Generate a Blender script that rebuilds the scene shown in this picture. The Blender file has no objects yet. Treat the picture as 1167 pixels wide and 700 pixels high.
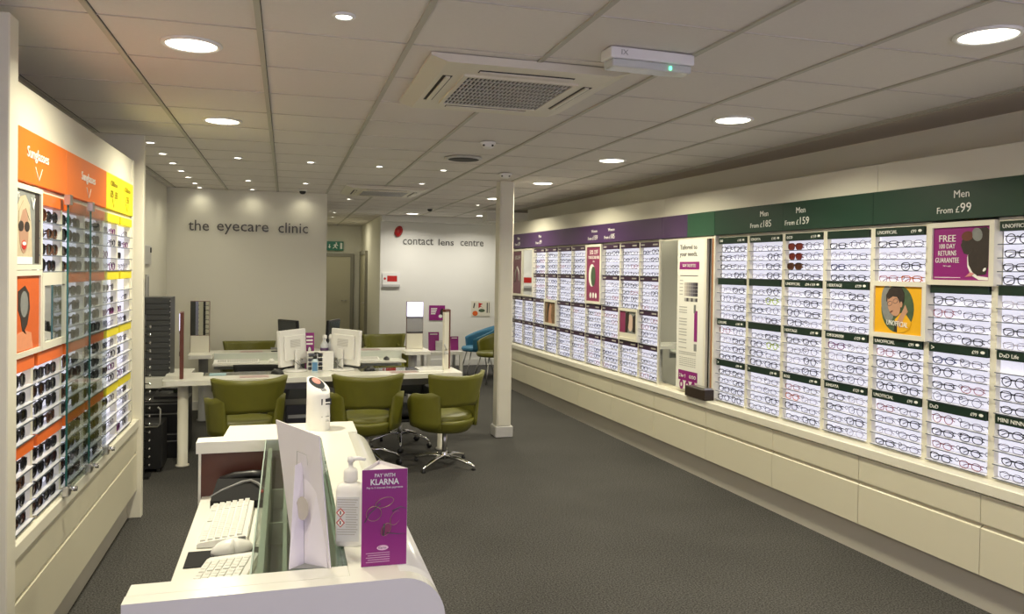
import bpy, bmesh, math, random
from mathutils import Vector, Matrix
random.seed(7)
S = bpy.context.scene
COL = S.collection
PI = math.pi
WROT = -PI/2 + 0.0447          # the right-hand display wall runs 2.6 degrees off the ceiling grid
EW = -0.0447
DW = Vector((math.sin(EW), math.cos(EW), 0)); NW = Vector((math.cos(EW), -math.sin(EW), 0))
CEIL = 2.60

# ---------------------------------------------------------------- materials
MATS = {}
def mat(name, col, rough=.5, metal=0., noise=0., nscale=40., bump=0., bscale=200., emit=None, estr=0., spec=.5, coat=0.):
    if name in MATS: return MATS[name]
    m = bpy.data.materials.new(name); m.use_nodes = True
    nt = m.node_tree; b = nt.nodes['Principled BSDF']
    b.inputs['Base Color'].default_value = (*col, 1); b.inputs['Roughness'].default_value = rough
    b.inputs['Metallic'].default_value = metal; b.inputs['Specular IOR Level'].default_value = spec
    b.inputs['Coat Weight'].default_value = coat
    tc = nt.nodes.new('ShaderNodeTexCoord')
    if noise:
        n = nt.nodes.new('ShaderNodeTexNoise'); n.inputs['Scale'].default_value = nscale; n.inputs['Detail'].default_value = 4
        r = nt.nodes.new('ShaderNodeMixRGB'); r.blend_type = 'MIX'
        r.inputs[1].default_value = (*[c*(1-noise) for c in col], 1); r.inputs[2].default_value = (*[min(1, c*(1+noise)) for c in col], 1)
        nt.links.new(tc.outputs['Object'], n.inputs['Vector']); nt.links.new(n.outputs['Fac'], r.inputs[0]); nt.links.new(r.outputs[0], b.inputs['Base Color'])
    if bump:
        n2 = nt.nodes.new('ShaderNodeTexNoise'); n2.inputs['Scale'].default_value = bscale
        bp = nt.nodes.new('ShaderNodeBump'); bp.inputs['Strength'].default_value = bump; bp.inputs['Distance'].default_value = .002
        nt.links.new(tc.outputs['Object'], n2.inputs['Vector']); nt.links.new(n2.outputs['Fac'], bp.inputs['Height']); nt.links.new(bp.outputs[0], b.inputs['Normal'])
    if emit:
        b.inputs['Emission Color'].default_value = (*emit, 1); b.inputs['Emission Strength'].default_value = estr
    MATS[name] = m
    return m
def glass_mat(name, tint, gloss=.08, rough=.02):
    m = bpy.data.materials.new(name); m.use_nodes = True; nt = m.node_tree; nt.nodes.clear()
    o = nt.nodes.new('ShaderNodeOutputMaterial'); t = nt.nodes.new('ShaderNodeBsdfTransparent'); g = nt.nodes.new('ShaderNodeBsdfGlossy')
    t.inputs[0].default_value = (*tint, 1); g.inputs['Roughness'].default_value = rough
    mx = nt.nodes.new('ShaderNodeMixShader'); lw = nt.nodes.new('ShaderNodeLayerWeight'); lw.inputs[0].default_value = .5; f = nt.nodes.new('ShaderNodeMath'); f.operation = 'POWER'; f.inputs[1].default_value = 5; nt.links.new(lw.outputs['Facing'], f.inputs[0])
    a = nt.nodes.new('ShaderNodeMath'); a.operation = 'MULTIPLY_ADD'; a.inputs[1].default_value = .8; a.inputs[2].default_value = gloss*.5; a.use_clamp = True
    nt.links.new(f.outputs[0], a.inputs[0]); nt.links.new(a.outputs[0], mx.inputs[0]); nt.links.new(t.outputs[0], mx.inputs[1]); nt.links.new(g.outputs[0], mx.inputs[2]); nt.links.new(mx.outputs[0], o.inputs[0])
    MATS[name] = m; return m

M_cream = mat('cream laminate', (.74, .71, .60), .38, noise=.02, nscale=3)
M_drawer = mat('cream drawer front', (.66, .62, .48), .34, noise=.02, nscale=4)
M_plinth = mat('grey plinth laminate', (.47, .44, .38), .5, noise=.03, nscale=6)
M_white = mat('white gloss acrylic', (.86, .85, .78), .18, noise=.01, nscale=3)
M_wall = mat('wall paint', (.74, .72, .62), .8, noise=.02, nscale=2, bump=.05, bscale=90)
M_wallw = mat('white wall paint', (.80, .79, .74), .8, noise=.02, nscale=2, bump=.05, bscale=90)
M_tile = mat('ceiling tile', (.73, .69, .645), .9, noise=.03, nscale=60, bump=.15, bscale=300)
M_tee = mat('ceiling tee bar', (.47, .45, .38), .5, noise=.01)
M_dark = mat('dark slot and tee shadow', (.02, .018, .015), .6, noise=.1)
M_black = mat('black plastic', (.014, .014, .015), .35, noise=.1)
M_blackm = mat('matt black fabric', (.012, .012, .013), .9, noise=.2, nscale=200)
M_grey = mat('mid grey plastic', (.25, .25, .25), .45, noise=.05)
M_lgrey = mat('light grey plastic', (.55, .54, .52), .4, noise=.03)
M_dgrey = mat('dark grey tray', (.06, .063, .066), .5, noise=.1, nscale=30)
M_wplastic = mat('white plastic', (.84, .83, .80), .35, noise=.01)
M_card = mat('white card', (.80, .76, .78), .7, noise=.02, nscale=20)
M_chrome = mat('polished chrome', (.8, .8, .8), .12, 1., noise=.02)
M_steel = mat('brushed steel', (.55, .54, .52), .3, 1., noise=.05)
M_olive = mat('olive leatherette', (.135, .132, .014), .42, noise=.12, nscale=14, bump=.2, bscale=400)
M_blue = mat('blue upholstery', (.03, .16, .27), .5, noise=.08, nscale=20)
M_magenta = mat('magenta print', (.27, .012, .18), .4, noise=.03, nscale=8)
M_plum = mat('plum print', (.25, .03, .10), .45, noise=.05)
M_purple = mat('purple fascia', (.065, .026, .10), .4, noise=.04, nscale=6)
M_pstrip = mat('dark plum strip', (.035, .01, .04), .4, noise=.05)
M_green = mat('dark green fascia', (.012, .045, .027), .4, noise=.04, nscale=6)
M_green2 = mat('mid green fascia', (.02, .085, .045), .4, noise=.04, nscale=6)
M_gstrip = mat('dark green strip', (.006, .025, .015), .4, noise=.05)
M_orange = mat('orange fascia', (.78, .17, .012), .45, noise=.03, nscale=6)
M_orange2 = mat('orange strip', (.85, .16, .02), .4, noise=.03)
M_yellow = mat('yellow fascia', (.85, .72, .012), .45, noise=.03, nscale=6)
M_yink = mat('olive ink', (.35, .28, .01), .6, noise=.05)
M_letter = mat('white lettering', (.85, .85, .80), .5, noise=.01)
M_wallletter = mat('grey metal lettering', (.10, .095, .085), .35, .3, noise=.05)
M_wood = mat('red brown wood', (.13, .035, .018), .45, noise=.35, nscale=12)
M_wood2 = mat('walnut panel', (.10, .032, .018), .4, noise=.3, nscale=9)
M_brass = mat('brushed brass trim', (.45, .36, .18), .3, .9, noise=.05)
M_red = mat('red print', (.5, .02, .015), .4, noise=.05)
M_skin = mat('printed skin tone', (.50, .27, .17), .6, noise=.15, nscale=30)
M_skin2 = mat('printed pale skin tone', (.68, .50, .40), .6, noise=.15, nscale=25)
M_hair = mat('printed dark hair', (.03, .02, .015), .6, noise=.3)
M_blond = mat('printed fair hair', (.50, .42, .29), .6, noise=.25, nscale=40)
M_photo = mat('printed grey backdrop', (.22, .23, .22), .6, noise=.3, nscale=25)
M_photog = mat('printed green backdrop', (.06, .10, .05), .6, noise=.4, nscale=30)
M_photob = mat('printed brown photograph', (.20, .12, .06), .6, noise=.8, nscale=35)
M_photoo = mat('printed orange', (.62, .11, .01), .5, noise=.1)
M_photoy = mat('printed amber', (.80, .42, .01), .5, noise=.05)
M_mirror = mat('mirror', (.86, .88, .86), .02, 1., noise=.005)
M_exit = mat('exit sign green', (.0, .10, .05), .4, noise=.05, emit=(.0, .3, .15), estr=.06)
M_shelf = mat('clear shelf', (.70, .70, .74), .2, noise=.02)
M_edge = mat('shelf front edge', (.10, .12, .15), .3, noise=.05)
M_lensw = glass_mat('clear lens', (.985, .985, .99), .02)
M_glass = glass_mat('green tinted glass', (.88, .935, .90), .30)
M_doorglass = glass_mat('door glass', (.90, .94, .93), .14)
M_gedge = mat('glass edge', (.02, .11, .10), .15, noise=.05)
M_gedgel = mat('pale glass edge', (.42, .52, .46), .15, noise=.05)
M_door = mat('door paint', (.55, .52, .38), .5, noise=.02)
M_dframe = mat('grey door frame', (.30, .29, .24), .5, noise=.03)
M_key = mat('key cap', (.70, .70, .66), .5, noise=.02)
M_screen = mat('dark screen', (.05, .055, .06), .15, noise=.05)
M_bluelab = mat('blue label', (.10, .25, .45), .5, noise=.2, nscale=30)
M_pink = mat('pink card', (.62, .30, .42), .6, noise=.1)
M_ink = mat('dark ink', (.08, .07, .08), .6, noise=.1)
M_inkl = mat('pale grey ink', (.42, .41, .38), .6, noise=.1)
M_led = mat('green led', (.0, .5, .2), .3, emit=(.1, 1, .4), estr=3)

def lightpanel():
    m = mat('backlit acrylic', (.55, .55, .58), .5, emit=(.84, .83, .98), estr=LPSTR); return m
LPSTR = .60
M_light = lightpanel()
M_lamp = mat('lamp diffuser', (.9, .9, .85), .5, emit=(1, .95, .80), estr=6)
M_spot = mat('spot lens', (.9, .9, .85), .5, emit=(1, .95, .82), estr=8)

# carpet
def carpet():
    m = mat('grey carpet', (.06, .058, .055), .95); nt = m.node_tree; b = nt.nodes['Principled BSDF']
    tc = nt.nodes.new('ShaderNodeTexCoord'); n = nt.nodes.new('ShaderNodeTexNoise'); n.inputs['Scale'].default_value = 110; n.inputs['Detail'].default_value = 3; n.inputs['Roughness'].default_value = .7
    n2 = nt.nodes.new('ShaderNodeTexNoise'); n2.inputs['Scale'].default_value = 1.3
    cr = nt.nodes.new('ShaderNodeValToRGB'); cr.color_ramp.elements[0].position = .36; cr.color_ramp.elements[0].color = (.028, .027, .026, 1); cr.color_ramp.elements[1].position = .68; cr.color_ramp.elements[1].color = (.145, .14, .132, 1)
    mx = nt.nodes.new('ShaderNodeMixRGB'); mx.blend_type = 'MULTIPLY'; mx.inputs[0].default_value = .4
    bp = nt.nodes.new('ShaderNodeBump'); bp.inputs['Strength'].default_value = .5; bp.inputs['Distance'].default_value = .004
    L = nt.links.new
    L(tc.outputs['Object'], n.inputs['Vector']); L(tc.outputs['Object'], n2.inputs['Vector']); L(n.outputs['Fac'], cr.inputs[0]); L(cr.outputs[0], mx.inputs[1]); L(n2.outputs['Fac'], mx.inputs[2]); L(mx.outputs[0], b.inputs['Base Color'])
    L(n.outputs['Fac'], bp.inputs['Height']); L(bp.outputs[0], b.inputs['Normal']); b.inputs['Specular IOR Level'].default_value = .15
    return m
M_carpet = carpet()

# ---------------------------------------------------------------- mesh helpers
class MB:
    def __init__(s): s.bm = bmesh.new(); s.mats = []
    def mi(s, m):
        if m is None: return 0
        if m not in s.mats: s.mats.append(m)
        return s.mats.index(m)
    def _fin(s, faces, m, smooth=False):
        i = s.mi(m)
        for f in faces: f.material_index = i; f.smooth = smooth
    def box(s, x0, x1, y0, y1, z0, z1, m=None, bev=0., seg=1, X=None):
        vs = [s.bm.verts.new((x, y, z)) for x in (x0, x1) for y in (y0, y1) for z in (z0, z1)]
        q = [(0, 1, 3, 2), (4, 6, 7, 5), (0, 4, 5, 1), (2, 3, 7, 6), (0, 2, 6, 4), (1, 5, 7, 3)]
        fs = [s.bm.faces.new([vs[i] for i in t]) for t in q]
        if bev:
            es = list({e for f in fs for e in f.edges})
            r = bmesh.ops.bevel(s.bm, geom=es, offset=bev, segments=seg, affect='EDGES', profile=.5)
            fs = list({f for v in r['verts'] for f in v.link_faces} | {f for f in fs if f.is_valid})
            vs = list({v for f in fs for v in f.verts})
        s._fin(fs, m)
        if X is not None: bmesh.ops.transform(s.bm, matrix=X, verts=vs)
        return vs
    def prism(s, pts, a, b, axis='y', m=None, X=None, smooth=False):
        # pts 2D; axis y: pts are (x,z); axis x: pts are (y,z); axis z: pts are (x,y)
        def P(p, t): return {'y': (p[0], t, p[1]), 'x': (t, p[0], p[1]), 'z': (p[0], p[1], t)}[axis]
        A = [s.bm.verts.new(P(p, a)) for p in pts]; B = [s.bm.verts.new(P(p, b)) for p in pts]; n = len(pts)
        fs = [s.bm.faces.new(A[::-1]), s.bm.faces.new(B)]
        sd = [s.bm.faces.new((A[i], A[(i+1) % n], B[(i+1) % n], B[i])) for i in range(n)]
        s._fin(fs, m); s._fin(sd, m, smooth)
        bmesh.ops.recalc_face_normals(s.bm, faces=fs+sd)
        if X is not None: bmesh.ops.transform(s.bm, matrix=X, verts=A+B)
        return A+B
    def tube(s, pts, r, seg=8, closed=False, m=None, caps=True, X=None, flat=1.):
        pts = [Vector(p) for p in pts]; n = len(pts); R = r if hasattr(r, '__len__') else [r]*n
        rings = []; prev = None
        for i, p in enumerate(pts):
            if closed: t = pts[(i+1) % n]-pts[i-1]
            else: t = pts[min(i+1, n-1)]-pts[max(i-1, 0)]
            t.normalize()
            if prev is None:
                u = t.cross(Vector((0, 0, 1)));
                if u.length < .2: u = t.cross(Vector((0, 1, 0)))
            else: u = prev - t*prev.dot(t)
            u.normalize(); prev = u; v = t.cross(u)
            rings.append([s.bm.verts.new(p+(u*math.cos(2*PI*k/seg)*flat+v*math.sin(2*PI*k/seg))*R[i]) for k in range(seg)])
        fs = []
        for i in range(n if closed else n-1):
            a, b = rings[i], rings[(i+1) % n]
            for k in range(seg): fs.append(s.bm.faces.new((a[k], a[(k+1) % seg], b[(k+1) % seg], b[k])))
        if caps and not closed:
            c = [s.bm.faces.new(rings[0][::-1]), s.bm.faces.new(rings[-1])]; s._fin(c, m)
        s._fin(fs, m, True)
        vs = [v for r_ in rings for v in r_]
        if X is not None: bmesh.ops.transform(s.bm, matrix=X, verts=vs)
        return vs
    def lathe(s, prof, seg=20, m=None, c=(0, 0, 0), sx=1., sy=1., X=None, smooth=True):
        rings = []
        for r, z in prof: rings.append([s.bm.verts.new((c[0]+r*sx*math.cos(2*PI*k/seg), c[1]+r*sy*math.sin(2*PI*k/seg), c[2]+z)) for k in range(seg)])
        fs = []
        for a, b in zip(rings, rings[1:]):
            for k in range(seg): fs.append(s.bm.faces.new((a[k], a[(k+1) % seg], b[(k+1) % seg], b[k])))
        s._fin(fs, m, smooth)
        cp = []
        if prof[0][0] > 1e-6: cp.append(s.bm.faces.new(rings[0][::-1]))
        if prof[-1][0] > 1e-6: cp.append(s.bm.faces.new(rings[-1]))
        s._fin(cp, m)
        vs = [v for r in rings for v in r]
        if X is not None: bmesh.ops.transform(s.bm, matrix=X, verts=vs)
        return vs
    def grid(s, fn, nu, nv, th=0., m=None, closed_u=False):
        # surface fn(u,v)->(point, normal) thickened by th
        def lay(k):
            return [[s.bm.verts.new(Vector(fn(i/nu, j/nv)[0])+Vector(fn(i/nu, j/nv)[1])*k) for j in range(nv+1)] for i in range(nu+1)]
        A = lay(th/2); B = lay(-th/2); fs = []
        for i in range(nu):
            for j in range(nv):
                fs.append(s.bm.faces.new((A[i][j], A[i+1][j], A[i+1][j+1], A[i][j+1]))); fs.append(s.bm.faces.new((B[i][j], B[i][j+1], B[i+1][j+1], B[i+1][j])))
        for i in range(nu):
            fs.append(s.bm.faces.new((A[i][0], B[i][0], B[i+1][0], A[i+1][0]))); fs.append(s.bm.faces.new((A[i][nv], A[i+1][nv], B[i+1][nv], B[i][nv])))
        for j in range(nv):
            fs.append(s.bm.faces.new((A[0][j], A[0][j+1], B[0][j+1], B[0][j]))); fs.append(s.bm.faces.new((A[nu][j], B[nu][j], B[nu][j+1], A[nu][j+1])))
        s._fin(fs, m, True)
        bmesh.ops.recalc_face_normals(s.bm, faces=fs)
    def data(s, name, m=None):
        me = bpy.data.meshes.new(name); s.bm.to_mesh(me); s.bm.free()
        if s.mats:
            for x in s.mats: me.materials.append(x)
        elif m: me.materials.append(m)
        return me
    def build(s, name, m=None, parent=None, loc=None, rz=0., label=None):
        return obj(name, s.data(name, m), parent, loc, rz, label)
def obj(name, me, parent=None, loc=None, rz=0., label=None):
    o = bpy.data.objects.new(name, me); COL.objects.link(o)
    if parent is not None: o.parent = parent
    if loc is not None: o.location = loc
    if rz: o.rotation_euler = (0, 0, rz)
    if label: o['label'] = label
    return o
def tag(o, label, cat, group=None, kind=None):
    o['label'] = label; o['category'] = cat
    if group: o['group'] = group
    if kind: o['kind'] = kind
    return o
def thing(name, label, cat, loc=(0, 0, 0), rz=0., group=None):
    o = bpy.data.objects.new(name, None); COL.objects.link(o); o.empty_display_size = .1
    o.location = loc; o.rotation_euler = (0, 0, rz)
    return tag(o, label, cat, group)
def struct(o): o['kind'] = 'structure'; return o
def bx(name, b, m, parent=None, bev=0., label=None, loc=None, rz=0., seg=1):
    q = MB(); q.box(*b, bev=bev, seg=seg); return q.build(name, m, parent, loc, rz, label)
def txt(body, w=None, h=.05, m=None, parent=None, at=(0, 0, 0), name='lettering', align='CENTER', ext=.001, space=1., X=None, off=0.):
    cu = bpy.data.curves.new('t', 'FONT'); cu.body = body; cu.size = 1; cu.align_x = align; cu.extrude = .001; cu.space_character = space; cu.resolution_u = 2; cu.offset = off
    o = bpy.data.objects.new('t', cu); COL.objects.link(o)
    dg = bpy.context.evaluated_depsgraph_get(); me = bpy.data.meshes.new_from_object(o.evaluated_get(dg))
    bpy.data.objects.remove(o); bpy.data.curves.remove(cu)
    if not me.vertices: return None
    xs = [v.co.x for v in me.vertices]; ys = [v.co.y for v in me.vertices]
    W = max(xs)-min(xs); H = max(ys)-min(ys); ky = h/H; kx = (w/W) if w else ky
    x0 = {'CENTER': (max(xs)+min(xs))/2, 'LEFT': min(xs), 'RIGHT': max(xs)}[align]; y0 = min(ys)
    for v in me.vertices:
        v.co = Vector(((v.co.x-x0)*kx, -v.co.z/.001*ext - ext, (v.co.y-y0)*ky))
    if X is not None: me.transform(X)
    me.materials.clear(); me.materials.append(m or M_letter)
    return obj(name, me, parent, at)
def art(name, pts, m, parent, y=-.001, th=.001, label=None, at=None):
    q = MB(); q.prism(pts, y-th, y, 'y'); return q.build(name, m, parent, at, 0, label)
def ell(cx, cz, rx, rz, n=20, a0=0, a1=2*PI, rot=0):
    k = n if abs(a1-a0-2*PI) < 1e-6 else n-1
    o = []
    for i in range(n):
        a = a0+(a1-a0)*i/k; x, z = rx*math.cos(a), rz*math.sin(a)
        o.append((cx+x*math.cos(rot)-z*math.sin(rot), cz+x*math.sin(rot)+z*math.cos(rot)))
    return o
def rect(x0, x1, z0, z1): return [(x0, z0), (x1, z0), (x1, z1), (x0, z1)]
def RW(s, k, z): p = DW*s+NW*k; return (p.x, p.y, z)

# ---------------------------------------------------------------- room shell
struct(bx('floor', (-2.2, 5, -2.6, 17.4, -.1, 0), M_carpet))
def ceiling():
    q = MB(); q.box(-2.2, 5, -2.6, 17.4, CEIL+.004, CEIL+.1)
    c = struct(q.build('ceiling', M_tile))
    q = MB()
    X0, DX, Y0, DY = -.679, .573, 3.141, .5636
    i0, i1 = -1, 6
    for i in range(-1, 9):
        x = X0+DX*i
        if x > 3.4: break
        q.box(x-.011, x+.011, -2.4, 17.2, CEIL-.004, CEIL+.004, M_tee)
        q.box(x+.011, x+.0135, -2.4, 17.2, CEIL+.001, CEIL+.0045, M_dark)  # dark strip beside each tee bar stands in for its shadow
    for j in range(-10, 25):
        y = Y0+DY*j
        q.box(-1.33, 3.34, y-.003, y+.003, CEIL+.0005, CEIL+.0045, MATS['dark joint'])
    q.box(3.337, 3.36, -2.4, 13.4, CEIL-.008, CEIL+.004, M_tee)
    q.build('ceiling_grid', None, c, label='thin tee bars and painted shadow lines between the ceiling tiles')
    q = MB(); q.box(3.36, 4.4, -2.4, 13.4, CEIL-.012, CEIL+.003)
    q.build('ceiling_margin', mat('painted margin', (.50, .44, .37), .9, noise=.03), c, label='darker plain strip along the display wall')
mat('dark joint', (.56, .52, .48), .8, noise=.05)
ceiling()
struct(bx('wall_left', (-1.45, -1.33, -2.4, 9.9, 0, CEIL), M_wall))
w = bx('wall_right', (-10.66, 2.6, 3.88, 4.0, 0, CEIL), M_wall, rz=WROT); struct(w)
w = bx('wall_right_return', (-10.76, -10.66, 3.88, 4.82, 0, CEIL), M_wall, rz=WROT); struct(w)
w = bx('wall_right_rear', (-13.7, -10.76, 4.7, 4.82, 0, CEIL), M_wallw, rz=WROT); struct(w)
w = bx('wall_clinic', (-1.45, .476, 9.80, 9.92, 0, CEIL), M_wall); struct(w)
struct(bx('wall_corridor_left', (.38, .476, 9.92, 17.0, 0, CEIL), M_wall))
w = MB(); w.box(.38, 1.66, 17.0, 17.12, 0, CEIL); struct(w.build('wall_corridor_end', M_wall))
w = MB(); w.box(1.555, 1.66, 13.58, 17.0, 0, CEIL); struct(w.build('wall_corridor_right', M_wall))
struct(bx('wall_contact_lens', (1.555, 4.6, 13.5, 13.58, 0, CEIL), M_wallw))
struct(bx('wall_behind_left', (-1.45, -1.1, -2.5, -2.38, 0, CEIL), M_wallw))
struct(bx('wall_behind_top', (-1.1, 3.9, -2.5, -2.38, 2.35, CEIL), M_wallw))
struct(bx('wall_behind_bottom', (-1.1, 3.9, -2.5, -2.38, 0, .35), M_wallw))
# shop window behind the photographer
q = MB()
for x in (-1.08, .55, 2.2, 3.85): q.box(x-.03, x+.03, -2.48, -2.40, .35, 2.35)
q.box(-1.1, 3.9, -2.48, -2.40, .35, .41); q.box(-1.1, 3.9, -2.48, -2.40, 2.29, 2.35)
o = struct(q.build('window_1', M_grey))
q = MB(); q.box(-1.08, 3.85, -2.446, -2.44, .41, 2.29); q.build('pane', glass_mat('window glass', (.97, .97, .98), .05), o)
q = MB(); q.box(-1.33, -.93, 9.782, 9.80, 0, .1); q.box(-.93, .476, 9.782, 9.80, 0, .1); struct(q.build('baseboard_clinic', M_wallw))
q = MB(); q.box(1.54, 4.2, 13.482, 13.5, 0, .11); struct(q.build('baseboard_contact_lens', M_wallw))
struct(bx('baseboard_left', (-1.33, -1.315, 5.8, 9.78, 0, .1), M_wallw))
# bulkhead over the contact lens wall and a stub beam by the display wall
struct(bx('trim_1', (1.555, 4.2, 13.30, 13.5, 2.50, CEIL), M_wallw))
struct(bx('trim_2', (2.85, 4.2, 11.2, 11.5, 2.42, 2.56), M_wallw))
# doors in the corridor
def door(name, X, w, h):
    q = MB(); q.box(-w/2, w/2, -.01, .03, 0, h); d = q.build(name, M_door); d.matrix_world = X; struct(d)
    q = MB()
    q.box(-w/2-.07, -w/2, -.03, .04, 0, h+.07); q.box(w/2, w/2+.07, -.03, .04, 0, h+.07); q.box(-w/2, w/2, -.03, .04, h, h+.07)
    q.build('door_frame', M_dframe, d)
    q = MB(); q.tube([(w/2-.08, -.01, 1.0), (w/2-.08, -.05, 1.0), (w/2-.18, -.05, 1.0)], .009)
    q.build('door_handle', M_steel, d)
    return d
door('door_1', Matrix.Translation((.90, 16.96, 0)), .84, 1.93)
door('door_2', Matrix.Translation((1.53, 16.25, 0)) @ Matrix.Rotation(-PI/2, 4, 'Z'), 1.1, 1.97)
# pillar
t = MB(); t.box(2.065, 2.215, 7.60, 7.75, 0, CEIL, bev=.006); t.box(2.078, 2.202, 7.590, 7.60, .12, CEIL)
o = struct(t.build('column', M_cream))
q = MB(); q.box(2.05, 2.235, 7.582, 7.768, 0, .115, bev=.008); q.build('column_base', M_lgrey, o)

# ---------------------------------------------------------------- glasses
def outline(shape, n=16):
    o = []
    for i in range(n):
        a = 2*PI*i/n; c, s_ = math.cos(a), math.sin(a)
        w, h, e = {'rect': (.026, .0165, 3.4), 'round': (.0235, .0225, 2.), 'square': (.0262, .0205, 3.0), 'cat': (.0262, .0185, 2.5), 'oval': (.0255, .0175, 2.2), 'pilot': (.0285, .0245, 2.3)}[shape]
        x = math.copysign(abs(c)**(2/e), c)*w; z = math.copysign(abs(s_)**(2/e), s_)*h
        if shape == 'cat' and z > 0: z += .006*max(0, x/w)
        if shape == 'pilot': x *= 1+.14*z/h; z -= .003*x/w
        if shape in ('square', 'rect'): x *= 1+.06*z/h
        o.append((x, z))
    return o
FR = dict(K=('black frame', (.014, .014, .018), .0023), T=('thin dark metal', (.07, .06, .08), .0015), C=('pale clear frame', (.42, .40, .46), .0016), R=('dark red frame', (.28, .04, .05), .0018),
          O=('orange frame', (.55, .14, .05), .0024), G=('lime frame', (.45, .58, .03), .0028), N=('navy frame', (.02, .03, .12), .0025), B=('tortoise frame', (.09, .035, .015), .0027), P=('plum frame', (.16, .03, .14), .0024), S=('red sun lens frame', (.14, .02, .02), .0026))
SUNL = mat('smoked lens', (.02, .018, .02), .08, noise=.1); SUNR = mat('rust tinted lens', (.16, .02, .015), .12, noise=.1); SUNB = mat('brown lens', (.07, .025, .015), .1, noise=.1)
GL = {}
def glasses_data(shape, code, sun=None):
    key = (shape, code, sun)
    if key in GL: return GL[key]
    nm, c, r = FR[code]; m = mat(nm, c, .25, noise=.08)
    ol = outline(shape); hz = max(z for x, z in ol); cz = -min(z for x, z in ol)+r; d = .034 if shape != 'pilot' else .036
    if sun: r *= 1.5
    f = MB()
    for sg in (-1, 1):
        f.tube([(sg*(x+d), -.002*abs(x)/.026, z+cz) for x, z in ol], r, 5, True, m)
    f.tube([(-.012, 0, cz+hz*.35), (0, -.003, cz+hz*.55), (.012, 0, cz+hz*.35)], r*.9, 5, m=m)
    lens = []
    for sg in (-1, 1):
        q = MB(); q.prism([(sg*(x+d), z+cz) for x, z in ol], -.0006, .0006, 'y', m=(M_lensw if not sun else {'L': SUNL, 'R': SUNR, 'B': SUNB}[sun]))
        lens.append(q.data('lens'))
    tem = []
    for sg in (-1, 1):
        q = MB(); xh = sg*(d+.030); z = cz+hz*.55
        f.box(min(xh, xh-sg*.008), max(xh, xh-sg*.008), -.002, .004, z-r, z+r*1.3, m)
        if sg > 0: pts = [(xh, .002, z), (xh, .010, z), (xh-.03, .014, z-.003), (-xh+.03, .017, z-.010), (-xh+.008, .018, z-.022)]
        else: pts = [(xh, .002, z), (xh, .008, z), (xh+.03, .010, z-.001), (-xh-.03, .012, z-.006), (-xh-.006, .013, z-.018)]
        q.tube(pts, [r*.9, r*.9, r*.85, r*.85, r*1.2], 5, m=m); tem.append(q.data('temple'))
    tg = MB(); z = cz+hz*.5
    tg.tube([(d+.032, .004, z), (d+.050, .004, z)], .0017, 4, m=M_black)
    tg.tube([(d+.060+.010*math.cos(a), .004, z+.009*math.sin(a)) for a in [i*2*PI/10 for i in range(10)]], .0019, 4, True, M_dgrey)
    GL[key] = (f.data('front_frame'), lens, tem, tg.data('security_tag'))
    return GL[key]
NGL = 0
def put_glasses(name, cat, loc, rz, shape, code, label, group, sun=None, tagp=True, sc=1.):
    t = thing(name, label, cat, loc, rz, group)
    if sc != 1: t.scale = (sc, sc, sc)
    f, l, tm, tg = glasses_data(shape, code, sun)
    obj('front_frame', f, t)
    for m_ in l: obj('lens', m_, t)
    for m_ in tm: obj('temple', m_, t)
    if tagp: obj('security_tag', tg, t)
    return t

# ---------------------------------------------------------------- display bays
TOPS = [1.985, 1.66, 1.335, 1.01]
def bay(name, label, cat, group, loc, rz, w, blocks, strip_m, texts=None, post=.036, pm=None, zero=.665, shelfw=None):
    t = thing(name, label, cat, loc, rz, group)
    hw = w/2
    q = MB(); q.box(-hw, hw, .05, .07, zero-loc[2], 2.0-loc[2]); q.build('back_board', M_cream, t)
    for bi in blocks:
        q = MB(); zb = zero if bi == 3 else TOPS[bi]-.325; q.box(hw-post, hw, .004, .05, zb, TOPS[bi])
        if bi == 0: q.box(-hw, hw, .004, .05, 1.985, 2.005)
        if bi == 3: q.box(-hw, hw-post, .004, .05, zero, zero+.013)
        q.build('side_post', M_cream, t)
    for bi in blocks:
        T = TOPS[bi]; B = T-.325
        if bi == 3: B = zero+.015
        q = MB(); q.box(-hw, hw-post, .036, .05, B+.004, T-.048); q.build('light_panel', M_light, t)
        q = MB(); q.box(-hw+.012, hw-post-.004, -.010, .034, T-.05, T, bev=.002); hs = q.build('header_strip', strip_m[bi] if isinstance(strip_m, (list, tuple)) else strip_m, t)
        step = (T-.05-B)/4
        for k in range(1, 5):
            z = T-.05-step*k
            q = MB(); q.box(-hw+.006, hw-post+.002, -.011, .034, z, z+.003, M_shelf); q.box(-hw+.006, hw-post+.002, -.014, -.011, z-.001, z+.004, M_edge)
            q.build('shelf', None, t)
        if texts and texts.get(bi):
            for (s_, al, wd, hh) in texts[bi]:
                x = -hw+.03 if al == 'LEFT' else hw-post-.055
                txt(s_, wd, hh, M_letter, hs, (x, -.0105, T-.036), align=al)
            if any(a[1] == 'RIGHT' for a in texts[bi]):
                q = MB(); q.prism(ell(hw-post-.030, T-.025, .013, .008, 14), -.0115, -.0105, 'y'); q.build('eye_emblem', M_letter, hs)
    return t
def shelf_z(bi, k, zero=.665):
    T = TOPS[bi]; B = T-.325
    if bi == 3: B = zero+.015
    return T-.05-(T-.05-B)/4*(k+1)+.0035

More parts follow.
